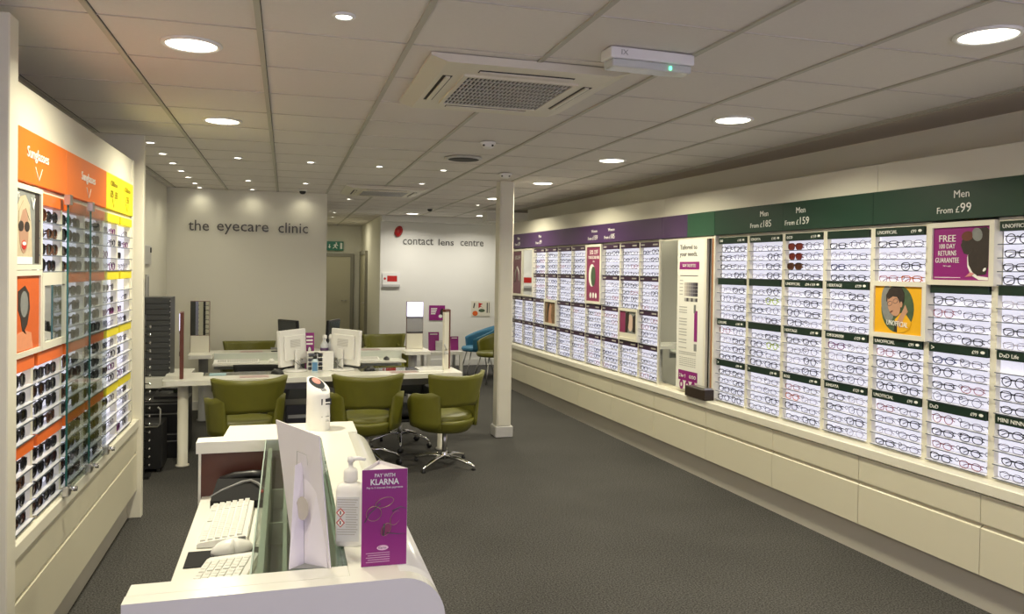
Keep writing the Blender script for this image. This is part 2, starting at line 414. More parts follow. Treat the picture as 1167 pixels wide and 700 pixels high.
ROWW = ['top block', 'second block', 'third block', 'lowest block']; SHW = ['top shelf', 'second shelf', 'third shelf', 'bottom shelf']
CW = {'K': 'black', 'T': 'thin dark metal', 'C': 'pale clear', 'R': 'dark red', 'O': 'orange', 'G': 'lime green', 'N': 'navy', 'B': 'brown', 'P': 'plum', 'S': 'red-lensed'}
SW = {'rect': 'rectangular', 'round': 'round', 'square': 'square', 'cat': 'winged', 'oval': 'oval', 'pilot': 'teardrop'}
GB = [5.445, 5.035, 4.62, 4.20, 3.785, 3.375, 2.96, 2.545]
gt = lambda a, b: ([(a, 'LEFT', None if len(a) < 9 else .15, .020)] if a else [])+([(b, 'RIGHT', None, .018)] if b else [])
GP = [  # per bay: four blocks, each four shelves of two
 ['KK KT KT TK', 'CK TT TK CK', 'RT CK TK KK', 'KK TK KK KK'],
 ['CT CK CK CK', 'TK TG KT CK', 'TK KG KT KK', 'CT CT TK TT'],
 ['ST ST BT KK', 'CK TK KK KC', 'KK TT CK TK', 'RT OC KT TK'],
 ['KT CT NT KK', 'TK TK CK CT', 'PC CK TK KT', 'KC KT TK KC'],
 ['KT CC TK RO', None, 'RK KK KK KK', 'RT TK CT KT'],
 [None, 'KT RT KT TK', 'NT KT KR TT', 'RT KK RK KR'],
 ['KK KT KK KT', 'CC TK KT CK', '-- KK KT KT', 'KT TC KT TK']]
GT = [
 {0: gt('oo', '£185'), 2: gt('COLLINS', '£185'), 3: gt('>', '£99')},
 {0: gt('SENSAYA', '£185'), 3: gt('>', '£99')},
 {0: gt('eco', '£159'), 1: gt('UNOFFICIAL', '£99-£159'), 2: gt('HERITAGE', '£99'), 3: gt('BOSS', '£99')},
 {1: gt('HERITAGE', '£129'), 2: gt('COMFORT&MODERN', '£129'), 3: gt('SENSAYA', '£129')},
 {0: gt('UNOFFICIAL', '£99'), 2: gt('UNOFFICIAL', '£99'), 3: gt('UNOFFICIAL', '£99')},
 {2: gt('>', '£99'), 3: gt('DxD', '£99')},
 {0: gt('UNOFFICIAL', '£99'), 2: gt('DxD Life', '£99'), 3: gt('MINI NINNI', '£99')}]
ORD = ['first', 'second', 'third', 'fourth', 'fifth', 'sixth', 'seventh', 'eighth', 'ninth', 'tenth']
SHP = ['rect', 'square', 'round', 'rect', 'cat', 'oval', 'square']
rnd = random.Random(3)
KD = 3.61
for i in range(7):
    w = GB[i]-GB[i+1]; s = (GB[i]+GB[i+1])/2
    blocks = [b for b in range(4) if GP[i][b]]
    bay('display_bay', f'backlit eyeglass bay with dark green strips, {ORD[i]} to the right of the tall mirror', 'display', 'green topped display bays', RW(s, KD, 0), WROT, w, blocks, M_gstrip, GT[i])
    for b in blocks:
        for k, pr in enumerate(GP[i][b].split()):
            for j, code in enumerate(pr):
                if code == '-': continue
                sh = SHP[rnd.randrange(7)] if code != 'T' else rnd.choice(['rect', 'oval', 'round', 'rect'])
                sun = None
                if i == 2 and b == 0 and j == 0 and k < 3: sun = 'R' if k < 2 else 'B'; sh = 'square'
                x = (-w/2+.092 + j*.178) + rnd.uniform(-.008, .010)
                p = DW*(s-x)+NW*(KD+.012)
                put_glasses('eyeglasses', 'glasses', (p.x, p.y, shelf_z(b, k)), WROT+rnd.uniform(-.07, .13), sh, code,
                            f'{CW[code]} {"sunglasses" if sun else "eyeglasses"}, {"left" if j == 0 else "right"} pair, {SHW[k]}, {ROWW[b]}, {ORD[i]} green-strip bay', 'eyeglasses in the green strip bays', sun, sc=1.07)
                NGL += 1
# purple section
PB = [6.36, 6.77, 7.19, 7.61, 8.03, 8.45, 8.88, 9.30, 9.73, 10.15, 10.58]
PBL = [[0, 1, 2, 3], [0, 1, 3], [0, 1, 2, 3], [2, 3], [0, 1, 2, 3], [0, 1, 2, 3], [0, 1, 3], [0, 1, 2, 3], [2, 3], [2, 3]]
stuff = []
for i in range(10):
    w = PB[i+1]-PB[i]; s = (PB[i]+PB[i+1])/2
    t = bay('display_bay', f'backlit eyeglass bay with dark plum strips, {ORD[i]} to the left of the tall mirror', 'display', 'purple topped display bays', RW(s, KD, 0), WROT, w, PBL[i], M_pstrip)
    for hs in [c for c in t.children if c.name.startswith('header_strip')]:
        zt = max(v.co.z for v in hs.data.vertices)
        q = MB(); q.box(-w/2+.03, -w/2+.10, -.0115, -.0105, zt-.032, zt-.018); q.box(w/2-.15, w/2-.06, -.0115, -.0105, zt-.032, zt-.018)
        q.build('lettering', M_inkl, hs)
    for b in PBL[i]:
        for k in range(4):
            for j in range(2):
                code = rnd.choice('KKTTCKTRNTK'); sh = SHP[rnd.randrange(7)]
                x = (-w/2+.092 + j*.178) + rnd.uniform(-.008, .010); p = DW*(s-x)+NW*(KD+.012); rz = WROT+rnd.uniform(-.07, .13)
                loc = (p.x, p.y, shelf_z(b, k))
                if NGL < 300:
                    put_glasses('eyeglasses', 'glasses', loc, rz, sh, code, f'{CW[code]} eyeglasses, {"left" if j == 0 else "right"} pair, {SHW[k]}, {ROWW[b]}, {ORD[i]} plum-strip bay from mirror', 'eyeglasses in the plum strip bays'); NGL += 1
                else: stuff.append((loc, rz, sh, code))
bmS = bmesh.new(); smats = []
for loc, rz, sh, code in stuff:
    f, l, tm, tg = glasses_data(sh, code)
    X = Matrix.Translation(loc) @ Matrix.Rotation(rz, 4, 'Z')
    for me in [f]+tm+[tg]:
        n0 = len(bmS.faces); bmS.from_mesh(me); bmS.verts.ensure_lookup_table(); bmS.faces.ensure_lookup_table()
        fs = bmS.faces[n0:]; mm = me.materials[0]
        if mm not in smats: smats.append(mm)
        for f_ in fs: f_.material_index = smats.index(mm)
        bmesh.ops.transform(bmS, matrix=X, verts=list({v for f_ in fs for v in f_.verts}))
me = bpy.data.meshes.new('eyeglasses'); bmS.to_mesh(me); bmS.free()
for mm in smats: me.materials.append(mm)
tag(obj('eyeglasses', me), 'rows of small eyeglasses on the farthest plum-strip bays', 'glasses', kind='stuff')

# fascia, pelmet, ledge, drawers on the right wall (local x = -s, y = k)
def wallbox(name, s0, s1, k0, k1, z0, z1, m, bev=.002, parent=None):
    q = MB(); sm, km = (s0+s1)/2, k0; q.box(-(s1-s0)/2, (s1-s0)/2, 0, k1-k0, 0, z1-z0, bev=bev)
    return q.build(name, m, parent, RW(sm, km, z0), WROT)
def fascia(label, s0, s1, m, texts, group):
    o = wallbox('fascia_board', s0, s1, 3.585, 3.66, 2.008, 2.205, m); tag(o, label, 'sign', group)
    sm = (s0+s1)/2
    for sc, a, b, n in texts:
        txt(a, None, .040 if a == 'Men' else .032, M_letter, o, (sm-sc, -.001, .115))
        txt('From £', None, .034, M_letter, o, (sm-sc-(.022 if len(b) > 2 else .012), -.001, .036), align='RIGHT')
        txt(b, None, .050, M_letter, o, (sm-sc-.006, -.001, .036), align='LEFT')
fascia('long purple fascia board with white women price lettering', 6.32, 10.60, M_purple, [(10.30, 'Men', '59', 0), (9.46, 'Men', '59', 0), (7.79, 'Women', '159', 0), (7.37, 'Women', '185', 0)], None)
fascia('short plain purple fascia board above the mirror', 5.89, 6.318, M_purple, [], None)
fascia('short plain mid green fascia board above the mirror', 5.475, 5.888, M_green2, [], None)
fascia('dark green fascia board with Men and 185, nearest the mirror', 4.622, 5.473, M_green, [(4.83, 'Men', '185', 0)], None)
fascia('dark green fascia board with Men and 159, above the eco bay', 3.78, 4.62, M_green, [(4.43, 'Men', '159', 0)], None)
fascia('nearest dark green fascia board, above the FREE 100 DAY poster', 1.5, 3.778, M_green, [(3.16, 'Men', '99', 0)], None)
for s0, s1, lb in ((3.765, 6.3, 'cream pelmet board above the dark green Men £185 and £159 boards'), (6.302, 10.60, 'cream pelmet board above the purple fascia'), (1.5, 3.763, 'nearest cream pelmet board above the Men £99 lettering')):
    tag(wallbox('pelmet_board', s0, s1, 3.60, 3.87, 2.205, 2.372, M_cream), lb, 'panel')
tag(wallbox('wall_carcass', .5, 10.60, 3.685, 3.87, .667, 2.008, M_cream), 'cream carcass behind the backlit eyeglass bays', 'display')
tag(wallbox('end_panel', 10.61, 10.66, 3.50, 3.87, 0, 2.372, M_cream), 'cream end panel closing the far end of the eyeglass wall', 'panel')
tag(wallbox('display_ledge', .5, 10.605, 3.515, 3.87, .607, .666, M_cream, .005), 'long cream ledge running under the backlit eyeglass bays', 'shelf')
DB = [.44, 1.28, 2.12, 2.959, 3.792, 4.616, 5.461, 6.318, 7.17, 8.03, 8.88, 9.74, 10.605]
DL = ['nearest', 'second nearest', 'third from the camera end', 'below the nearest visible bays', 'below the fourth and fifth green bays', 'below the eco and mid green bays', 'right of the mirror', 'directly under the tall mirror', 'left of the mirror', 'second left of the mirror', 'third left of the mirror', 'fourth left of the mirror', 'at the far end']
for i in range(1, 12):
    s0, s1 = DB[i], DB[i+1]; w = s1-s0
    t = thing('drawer_cabinet', f'low cream drawer cabinet, number {["one","two","three","four","five","six","seven","eight","nine","ten","eleven"][i-1]} counted from the camera, under the eyeglass ledge', 'cabinet', RW((s0+s1)/2, 3.53, 0), WROT, 'cream drawer cabinets under the eyeglass wall')
    bx('body', (-w/2+.001, w/2-.001, .022, .33, .186, .604), M_drawer, t)
    for z0, z1 in ((.455, .600), (.188, .428)):
        q = MB(); q.box(-w/2+.002, w/2-.002, 0, .022, z0, z1, bev=.0015)
        q.prism([(0.004, z1-.001), (.022, z1-.001), (.022, z1+.016)], -w/2+.003, w/2-.003, 'x') if z1 < .5 else None
        q.build('drawer', M_drawer, t)
    bx('plinth', (-w/2, w/2, .05, .30, 0, .186), M_plinth, t)

# mirror bay
t = thing('tall_mirror', 'tall wall mirror between the purple and green display bays', 'mirror', RW(5.91, 3.60, 0), WROT)
q = MB(); q.box(-.425, .40, .0, .006, .70, 1.985, X=Matrix.Rotation(.022, 4, 'Z')); q.build('mirror_glass', M_mirror, t)
q = MB()
q.box(-.45, -.43, -.02, .06, .667, 2.005); q.box(.43, .45, -.012, .06, .667, 2.005); q.box(-.43, .43, 0, .06, .667, .70); q.box(-.43, .43, 0.0, .06, 1.985, 2.005)
q.build('mirror_frame', M_cream, t)
bx('reflected_post', (.405, .43, -.012, .02, .70, 1.985), mat('reflected wood', (.36, .17, .08), .4, noise=.2, nscale=20), t)  # solid strip stands in for a wooden post's reflection in the mirror
t = thing('information_board', 'tall white board reading Tailored to your needs, in front of the mirror', 'sign', RW(5.80, 3.573, .70), WROT+.022)
W2 = .205
q = MB(); q.box(-W2, W2, 0, .023, 0, 1.285, bev=.003); q.box(W2, W2+.03, .0, .05, 0, 1.285, M_brass) if False else None
q.build('board', M_white, t)
bx('side_rail', (W2, W2+.03, .0, .023, -.01, 1.285), M_cream, t)
txt('Tailored to\nyour needs.', .27, .11, M_inkl if False else M_ink, t, (-.17, -.001, 1.13), align='LEFT')
art('magenta_bar', rect(-.17, .13, 1.03, 1.095), M_magenta, t); txt('NOW TAILOR YOU', .20, .028, M_letter, t, (-.02, -.003, 1.048))
q = MB(); q.box(-.16, .11, -.0015, 0, .972, .978); q.build('text_line', M_ink, t)
q = MB()
gs = [(.55, .5, .45), (.40, .37, .36), (.28, .26, .27), (.18, .17, .2), (.10, .09, .11), (.05, .045, .06)]
for c in range(6):
    for r in range(4):
        q.box(-.09+c*.034, -.09+c*.034+.032, -.0015, 0, .80+r*.03, .828+r*.03, mat('swatch %d' % c, tuple(v*(1-.1*r) for v in gs[c]), .6, noise=.03))
for c in range(6): q.box(-.09+c*.034, -.09+c*.034+.03, -.0015, 0, .755, .785, M_ink if c % 2 else M_inkl)
q.build('swatch_chart', None, t)
q = MB()
for z in (.93, .90, .87, .84, .81, .70, .675, .655, .60, .575, .55, .51, .485, .46, .42, .395, .35): q.box(-.165, -.165+(.05 if z > .8 else .12), -.0015, 0, z, z+.008)
q.box(-.16, .10, -.0015, 0, .315, .322); q.box(-.16, .10, -.0015, 0, .300, .306)
for c in range(8):
    for r in range(5): q.box(-.15+c*.032, -.15+c*.032+.024, -.0015, 0, .20+r*.017, .206+r*.017)
q.build('small_print', M_inkl, t)
art('magenta_column', rect(.07, .115, .42, .68), M_magenta, t); art('grey_column', rect(.07, .11, .34, .40), M_grey, t)
art('portrait_chip', rect(.06, .09, .66, .73), M_photo, t)
art('magenta_box', rect(-.16, .13, .075, .16), M_magenta, t); txt('2 for 1', .09, .03, M_letter, t, (-.14, -.003, .10), align='LEFT'); txt('ooo', .10, .03, M_letter, t, (.06, -.003, .10))
for x in (-.11, -.02, .07):
    art('round_badge', ell(x, .005+.03, .032, .042, 16), M_magenta, t); art('badge_hole', ell(x, .035, .012, .018, 12), M_letter, t, y=-.002)
t = thing('black_bracket', 'black block on the ledge at the foot of the information board', 'bracket', RW(5.60, 3.50, .668), WROT)
q = MB(); q.box(-.14, .16, 0, .09, 0, .085, bev=.003); q.build('block', mat('dark brown plastic', (.03, .018, .012), .3, noise=.1), t)
bx('cap', (-.05, .15, .005, .08, .085, .098), M_steel, t)

# posters on the right wall
def framed(label, s0, s1, z0, z1, name='framed_poster', cat='poster', k=3.598, fr=.028, m=M_magenta):
    t = thing(name, label, cat, RW((s0+s1)/2, k, z0), WROT); w = s1-s0; h = z1-z0
    q = MB(); q.box(-w/2, w/2, .001, .045, 0, h)
    q.box(-w/2, -w/2+fr, -.012, .001, 0, h); q.box(w/2-fr, w/2, -.012, .001, 0, h); q.box(-w/2+fr, w/2-fr, -.012, .001, 0, fr); q.box(-w/2+fr, w/2-fr, -.012, .001, h-fr, h)
    q.build('frame', M_cream, t)
    art('print', rect(-w/2+fr, w/2-fr, fr, h-fr), m, t, y=0)
    return t, w, h
t, w, h = framed('purple framed poster reading FREE 100 DAY RETURNS GUARANTEE', 2.965, 3.372, 1.655, 1.995)
txt('FREE', .105, .036, M_letter, t, (-.085, -.0012, .235)); txt('100 DAY', .10, .026, M_letter, t, (-.085, -.0012, .198)); txt('RETURNS', .115, .027, M_letter, t, (-.085, -.0012, .160)); txt('GUARANTEE', .15, .028, M_letter, t, (-.085, -.0012, .121)); txt('T&Cs apply', .05, .010, M_letter, t, (-.085, -.0012, .098))
q = MB(); q.box(-.165, .0, -.0018, -.001, .040, .043); q.build('small_print', M_letter, t)
art('white_swoosh', [(.165, .030), (.165, .045), (.10, .052), (.065, .09), (.05, .15), (.055, .20), (.040, .15), (.042, .10), (.065, .055), (.11, .032)], M_letter, t)
art('dark_figure', [(.06, .20), (.045, .16), (.05, .11), (.075, .07), (.10, .055), (.15, .06), (.165, .10), (.168, .29), (.15, .305), (.10, .30), (.06, .27), (.02, .26), (.005, .235), (.02, .20), (.045, .215)], M_hair, t, y=-.002)
art('brown_detail', ell(.040, .262, .036, .026, 14, rot=.1), M_wood, t, y=-.003); art('grey_head', ell(.098, .268, .030, .036, 16, rot=.4), M_photo, t, y=-.003); art('arm_shape', [(.02, .255), (.0, .215), (.02, .17), (.06, .16), (.08, .19), (.05, .23)], M_hair, t, y=-.0026); art('hand_print', [(.03, .045), (.07, .05), (.085, .065), (.06, .07)], mat('printed pink', (.65, .25, .25), .6, noise=.1), t, y=-.003); art('white_edge', ell(.145, .085, .012, .007, 10, rot=.8), M_letter, t, y=-.0035)
t, w, h = framed('yellow framed poster with a circular portrait of a young man in glasses', 3.378, 3.788, 1.335, 1.668, m=M_photoy)
art('portrait_disc', ell(-.005, .175, .120, .140, 28), M_photog, t, y=-.0012)
art('grey_disc_part', ell(-.075, .20, .05, .11, 20, rot=.1), M_photo, t, y=-.002)
art('shoulder', [(-.02, .11), (.02, .15), (.06, .145), (.10, .10), (.085, .06), (.04, .038), (.0, .035), (-.012, .06)], M_photoy, t, y=-.0028)
art('neck', [(-.01, .09), (.04, .17), (.055, .20), (.075, .16), (.05, .13), (.02, .06)], M_skin, t, y=-.0034)
art('face', ell(-.028, .195, .045, .068, 20, rot=.38), M_skin, t, y=-.0046)
art('ear', ell(.026, .20, .010, .018, 10), M_skin, t, y=-.0046)
art('fringe', [(-.07, .225), (-.075, .262), (-.04, .285), (.0, .28), (.018, .25), (.0, .242), (-.035, .245)], M_hair, t, y=-.005)
art('hair', [(-.085, .215), (-.088, .25), (-.065, .288), (-.02, .308), (.025, .30), (.048, .265), (.045, .22), (.02, .175), (-.02, .20), (-.06, .20)], M_hair, t, y=-.0037)
q = MB()
q.tube([(x, -.006, z) for x, z in ell(-.058, .203, .018, .013, 12, rot=.4)], .0015, 4, True); q.tube([(x, -.006, z) for x, z in ell(-.016, .219, .018, .013, 12, rot=.4)], .0015, 4, True); q.build('printed_glasses', M_ink, t)
art('mouth', ell(-.045, .155, .014, .005, 8, rot=.5), M_wood, t, y=-.0052)
art('tie', [(-.025, .04), (-.018, .10), (-.005, .10), (.0, .04)], M_hair, t, y=-.0036)
txt('UNOFFICIAL', .155, .030, M_letter, t, (.0, -.006, .072), X=Matrix.Rotation(.06, 4, 'Y'))
def logo_poster_tall():
    t, w, h = framed('tall plum framed poster among the purple-topped bays', 7.615, 8.028, 1.345, 1.995, m=M_plum)
    txt('50% OFF', .22, .05, M_letter, t, (0, -.0012, .54)); txt('YOUR SECOND PAIR', .28, .035, M_letter, t, (0, -.0012, .49)); txt('T&Cs', .05, .02, M_letter, t, (0, -.0012, .455))
    art('pale_crescent', ell(-.04, .31, .085, .125, 20), M_letter, t, y=-.0012); art('dark_cup', ell(-.005, .30, .06, .11, 16), M_photog, t, y=-.002)
    for x in (-.07, 0, .07): art('badge', ell(x, .09, .024, .032, 12), M_letter, t, y=-.0012)
logo_poster_tall()
t, w, h = framed('brown framed photograph in the seventh plum-strip bay', 8.885, 9.298, 1.015, 1.335, m=M_photob)
art('figure', [(-.05, .03), (-.07, .12), (-.03, .22), (.0, .28), (.04, .24), (.03, .12), (.06, .03)], M_skin, t, y=-.001)
art('dark_hair', [(-.10, .05), (-.09, .25), (-.02, .30), (-.05, .20), (-.07, .05)], M_hair, t, y=-.002)
t, w, h = framed('framed photograph of a face in the second plum-strip bay', 6.775, 7.188, 1.015, 1.335, m=M_photo)
art('lower_margin', rect(-.178, .178, .028, .075), M_cream, t, y=-.001); art('dark_band', rect(-.178, -.06, .075, .29), M_plum, t, y=-.001)
art('face', ell(.05, .18, .055, .085, 16), M_skin2, t, y=-.001); art('hair', [(-.06, .08), (-.05, .27), (.02, .288), (.02, .20), (-.01, .08)], M_hair, t, y=-.002)
art('hair_side', [(.10, .09), (.10, .24), (.16, .27), (.16, .09)], M_hair, t, y=-.002)
t, w, h = framed('plum framed poster at the far end of the eyeglass wall', 10.155, 10.578, 1.345, 1.995, m=mat('dull plum print', (.17, .07, .10), .5, noise=.2))
txt('50% OFF', .22, .06, M_inkl, t, (0, -.0012, .50)); q = MB(); q.tube([(-.09, -.002, .20), (-.07, -.002, .33), (0, -.002, .40), (.07, -.002, .33), (.09, -.002, .20)], .012, 5); q.build('arch_print', M_inkl, t)
t = thing('small_wall_mirror', 'mirror panel beside the far plum poster on the eyeglass wall', 'mirror', RW(9.94, 3.598, 1.345), WROT)
bx('mirror_glass', (-.19, .19, 0, .01, .02, .63), M_mirror, t)
q = MB(); q.box(-.207, -.19, -.01, .045, 0, .65); q.box(.19, .207, -.01, .045, 0, .65); q.box(-.19, .19, -.01, .045, 0, .02); q.box(-.19, .19, -.01, .045, .63, .65); q.build('mirror_frame', M_cream, t)

# ---------------------------------------------------------------- left display unit
LY = [3.12, 3.53, 3.94, 4.35, 4.76, 5.15, 5.54]; LK = .965
LB = [[2, 3], [0, 2, 3], [0, 1, 2, 3], [0, 1, 2, 3], [0, 1, 2, 3], [0, 1, 2, 3]]
for i in range(6):
    w = LY[i+1]-LY[i]; y = (LY[i]+LY[i+1])/2; yel = i > 3
    bay('sunglass_bay', f'backlit sunglass bay with {"yellow" if yel else "orange"} strips, {ORD[i]} from the near end panel', 'display', 'sunglass bays', (-LK, y, 0), PI/2, w, LB[i], M_yellow if yel else M_orange2, post=.03)
    for b in LB[i]:
        for k in range(4):
            for j in range(2):
                if yel and rnd.random() < .25: continue
                code = rnd.choice('KKKBKKB') if not yel else rnd.choice('TKCPT'); sh = rnd.choice(['square', 'pilot', 'cat', 'square', 'round'])
                sun = rnd.choice('LLB') if not yel else (rnd.choice('LB') if rnd.random() < .25 else None)
                x = -w/2+.09+j*.178
                put_glasses('sunglasses', 'sunglasses', (-LK-.012, y+x+rnd.uniform(-.01, .01), shelf_z(b, k)), PI/2+rnd.uniform(-.12, .08), sh, code,
                            f'{CW[code]} frame {"sunglasses" if sun else "child glasses"}, {"left" if j == 0 else "right"} pair, {SHW[k]}, {ROWW[b]}, {ORD[i]} {"yellow" if yel else "orange"}-wall bay', 'sunglasses on the left wall', sun, tagp=False, sc=1.05 if not yel else .85)
def lbox(name, y0, y1, k0, k1, z0, z1, m, bev=.002):
    q = MB(); q.box(-(y1-y0)/2, (y1-y0)/2, 0, k1-k0, 0, z1-z0, bev=bev); return q.build(name, m, None, (-k0, (y0+y1)/2, z0), PI/2)
def lfascia(label, y0, y1, m, lines, ink):
    o = lbox('fascia_board', y0, y1, .955, 1.03, 2.008, 2.210, m); tag(o, label, 'sign')
    for (s_, x, z, wd, hh) in lines: txt(s_, wd, hh, ink, o, (x, -.001, z))
    return o
def chevron(o, x, z, m):
    q = MB(); q.tube([(x-.045, -.0012, z+.05), (x, -.0012, z), (x+.045, -.0012, z+.05)], .0016, 4); q.build('chevron', m, o)
o = lfascia('near orange fascia board reading Sunglasses', 3.17, 3.94, M_orange, [('Sunglasses', -.03, .085, .28, .055)], M_letter); chevron(o, -.02, .02, M_letter)
o = lfascia('far orange fascia board reading Sunglasses', 3.942, 4.758, M_orange, [('Sunglasses', 0.0, .085, .28, .055)], M_letter); chevron(o, .01, .02, M_letter)
o = lfascia('yellow fascia board reading Children, beside the orange board', 4.76, 5.15, M_yellow, [('Children', 0, .135, .17, .030), ('£25  £35', 0, .07, .19, .040)], M_yink); chevron(o, 0, .015, M_yink)
o = lfascia('yellow fascia board reading Children, at the far end', 5.152, 5.54, M_yellow, [('Children', 0, .135, .17, .030), ('£35', 0, .07, .09, .040)], M_yink); chevron(o, 0, .015, M_yink)
tag(lbox('pelmet_board', 3.17, 5.54, .965, 1.32, 2.212, 2.376, M_cream), 'cream pelmet board above the orange and yellow fascia', 'panel')
tag(lbox('wall_carcass', 3.17, 5.68, 1.04, 1.32, .667, 2.008, M_cream), 'cream carcass behind the sunglass bays', 'display')
tag(lbox('display_ledge', 3.17, 5.69, .935, 1.32, .607, .666, M_cream, .005), 'cream ledge under the sunglass bays', 'shelf')
tag(lbox('frame_post', 5.54, 5.60, .96, 1.03, .667, 2.376, M_cream), 'cream post closing the yellow end of the sunglass wall', 'post')
tag(lbox('end_panel', 3.07, 3.165, .92, 1.325, 0, 2.56, M_cream, .004), 'near cream end panel of the sunglass wall', 'panel')
tag(lbox('end_panel', 5.69, 5.75, .915, 1.325, 0, 2.56, M_cream, .004), 'far cream end panel of the sunglass wall', 'panel')
t = thing('drawer_cabinet', 'long low cream drawer cabinet under the sunglass ledge', 'cabinet', (-.945, 4.427, 0), PI/2)
bx('body', (-1.26, 1.26, .022, .37, .186, .604), M_drawer, t)
q = MB(); q.box(-1.26, 1.26, 0, .022, .455, .600, bev=.0015); q.build('drawer', M_drawer, t)
q = MB(); q.box(-1.26, 1.26, 0, .022, .188, .434, bev=.0015); q.prism([(.004, .433), (.022, .433), (.022, .45)], -1.26, 1.26, 'x'); q.build('drawer', M_drawer, t)
bx('channel', (-1.26, 1.26, .010, .022, .434, .455), M_cream, t)
bx('plinth', (-1.26, 1.26, .055, .30, 0, .186), M_plinth, t)
# posters and mirror, left
def lframed(label, y0, y1, z0, z1, m, fr=.02):
    t = thing('framed_poster', label, 'poster', (-.955, (y0+y1)/2, z0), PI/2); w = y1-y0; h = z1-z0
    q = MB(); q.box(-w/2, w/2, .001, .055, 0, h)
    q.box(-w/2, -w/2+fr, -.008, .001, 0, h); q.box(w/2-fr, w/2, -.008, .001, 0, h); q.box(-w/2+fr, w/2-fr, -.008, .001, 0, fr); q.box(-w/2+fr, w/2-fr, -.008, .001, h-fr, h)
    q.build('frame', M_cream, t); art('print', rect(-w/2+fr, w/2-fr, fr, h-fr), m, t, y=0); return t, w, h
t, w, h = lframed('poster of a laughing fair-haired woman wearing dark sunglasses', 3.17, 3.565, 1.672, 1.995, M_photo)
art('hair', [(-.12, .04), (-.11, .22), (-.06, .275), (.0, .285), (.05, .25), (.075, .16), (.085, .04), (.03, .03), (-.05, .03)], M_blond, t, y=-.001)
art('face', ell(-.02, .15, .055, .088, 20), mat('printed tan skin', (.40, .23, .155), .6, noise=.1), t, y=-.002)
art('fringe', [(-.085, .17), (-.08, .22), (-.03, .262), (.03, .25), (.05, .19), (.035, .20), (.0, .235), (-.04, .225), (-.07, .18)], M_blond, t, y=-.0026)
for x in (-.055, .015): art('dark_lens', ell(x, .165, .030, .020, 14), M_hair, t, y=-.003)
art('mouth', ell(-.02, .095, .028, .018, 12), M_red, t, y=-.003); art('teeth', ell(-.02, .10, .022, .007, 10), M_letter, t, y=-.0036); art('top_garment', rect(-.10, .08, .022, .05), M_letter, t, y=-.003)
art('dark_edge', rect(.12, .175, .025, .30), M_hair, t, y=-.001)
txt('V', .05, .045, M_letter, t, (.09, -.002, .235)); txt('RAYS', .05, .02, M_letter, t, (-.10, -.002, .27))
t, w, h = lframed('orange poster with a large black pair of sunglasses', 3.17, 3.565, 1.342, 1.670, M_photoo)
art('sunglass_print', [(-.08, .25), (.0, .27), (.05, .24), (.06, .18), (.03, .12), (.0, .10), (.02, .08), (-.03, .10), (-.05, .15), (-.08, .18)], M_hair, t, y=-.001)
art('grey_lens_print', ell(-.01, .20, .045, .05, 14), M_photo, t, y=-.002); art('pale_hand', [(-.12, .025), (-.11, .09), (.0, .10), (.08, .085), (.10, .025)], mat('printed coral', (.72, .28, .14), .6, noise=.1), t, y=-.001)
t = thing('small_wall_mirror', 'small framed mirror between sunglass shelves near the glass doors', 'mirror', (-.955, 3.755, 1.342), PI/2)
bx('mirror_glass', (-.155, .155, 0, .01, .03, .265), M_mirror, t)
q = MB(); q.box(-.185, -.155, -.008, .055, 0, .318); q.box(.155, .185, -.008, .055, 0, .318); q.box(-.155, .155, -.008, .055, 0, .03); q.box(-.155, .155, -.008, .055, .265, .318); q.build('mirror_frame', M_cream, t)
# glass doors
for y0, y1, lb in ((3.85, 4.255, 'near glass door in front of the orange sunglass bays'), (4.262, 4.64, 'far glass door in front of the orange sunglass bays')):
    t = thing('glass_door', lb, 'glass door', (-.925, (y0+y1)/2, .667), PI/2, 'glass doors of the sunglass wall'); w = y1-y0
    bx('glass_pane', (-w/2+.003, w/2-.003, -.003, .003, .015, 1.325), M_doorglass, t)
    q = MB(); q.box(-w/2, -w/2+.004, -.004, .004, .015, 1.325); q.build('glass_edge', M_gedge, t)
    for z in (.0, 1.29):
        bx('clamp', (-w/2-.012, -w/2+.03, -.013, .013, z, z+.045), M_steel, t, bev=.002); 
    q = MB(); q.lathe([(.0, 0), (.012, 0), (.012, .03), (.0, .03)], 12, X=Matrix.Translation((-w/2+.01, -.012, .03)) @ Matrix.Rotation(PI/2, 4, 'X')); q.build('lock_knob', M_chrome, t)
t = thing('glass_clamp', 'steel glass clamp on the ledge where the glass doors end', 'bracket', (-.925, 4.65, .667), PI/2)
bx('clamp_body', (-.015, .02, -.013, .013, 0, .045), M_steel, t, bev=.002)
q = MB(); q.lathe([(.0, 0), (.012, 0), (.012, .03), (.0, .03)], 12, X=Matrix.Translation((0, -.012, .03)) @ Matrix.Rotation(PI/2, 4, 'X')); q.build('knob', M_chrome, t)

# ---------------------------------------------------------------- wall letters and wall things
o = thing('wall_sign', 'grey metal letters reading the eyecare clinic on the back wall', 'sign', (-.42, 9.798, 2.105))
for s_, x, w_, h_ in (('the', -.565, .225, .125), ('eyecare', -.075, .58, .125), ('clinic', .50, .345, .125)): txt(s_, w_, h_, M_wallletter, o, (x, 0, -.035 if s_ == 'eyecare' else 0), name='word_'+s_, ext=.004)
o = thing('wall_sign', 'grey metal letters reading contact lens centre', 'sign', (2.655, 13.498, 2.115))
for s_, x, w_ in (('contact', -.45, .53), ('lens', .045, .27), ('centre', .51, .42)): txt(s_, w_, .11 if s_ != 'centre' else .10, M_wallletter, o, (x, 0, 0), name='word_'+s_, ext=.004)
q = MB(); q.lathe([(.0, -.02), (.05, -.018), (.082, 0), (.05, .02), (0, .026)], 20, X=Matrix.Translation((1.86, 13.478, 2.335)) @ Matrix.Rotation(.35, 4, 'Y') @ Matrix.Diagonal((.85, 1, 1.25, 1)) @ Matrix.Rotation(PI/2, 4, 'X'))
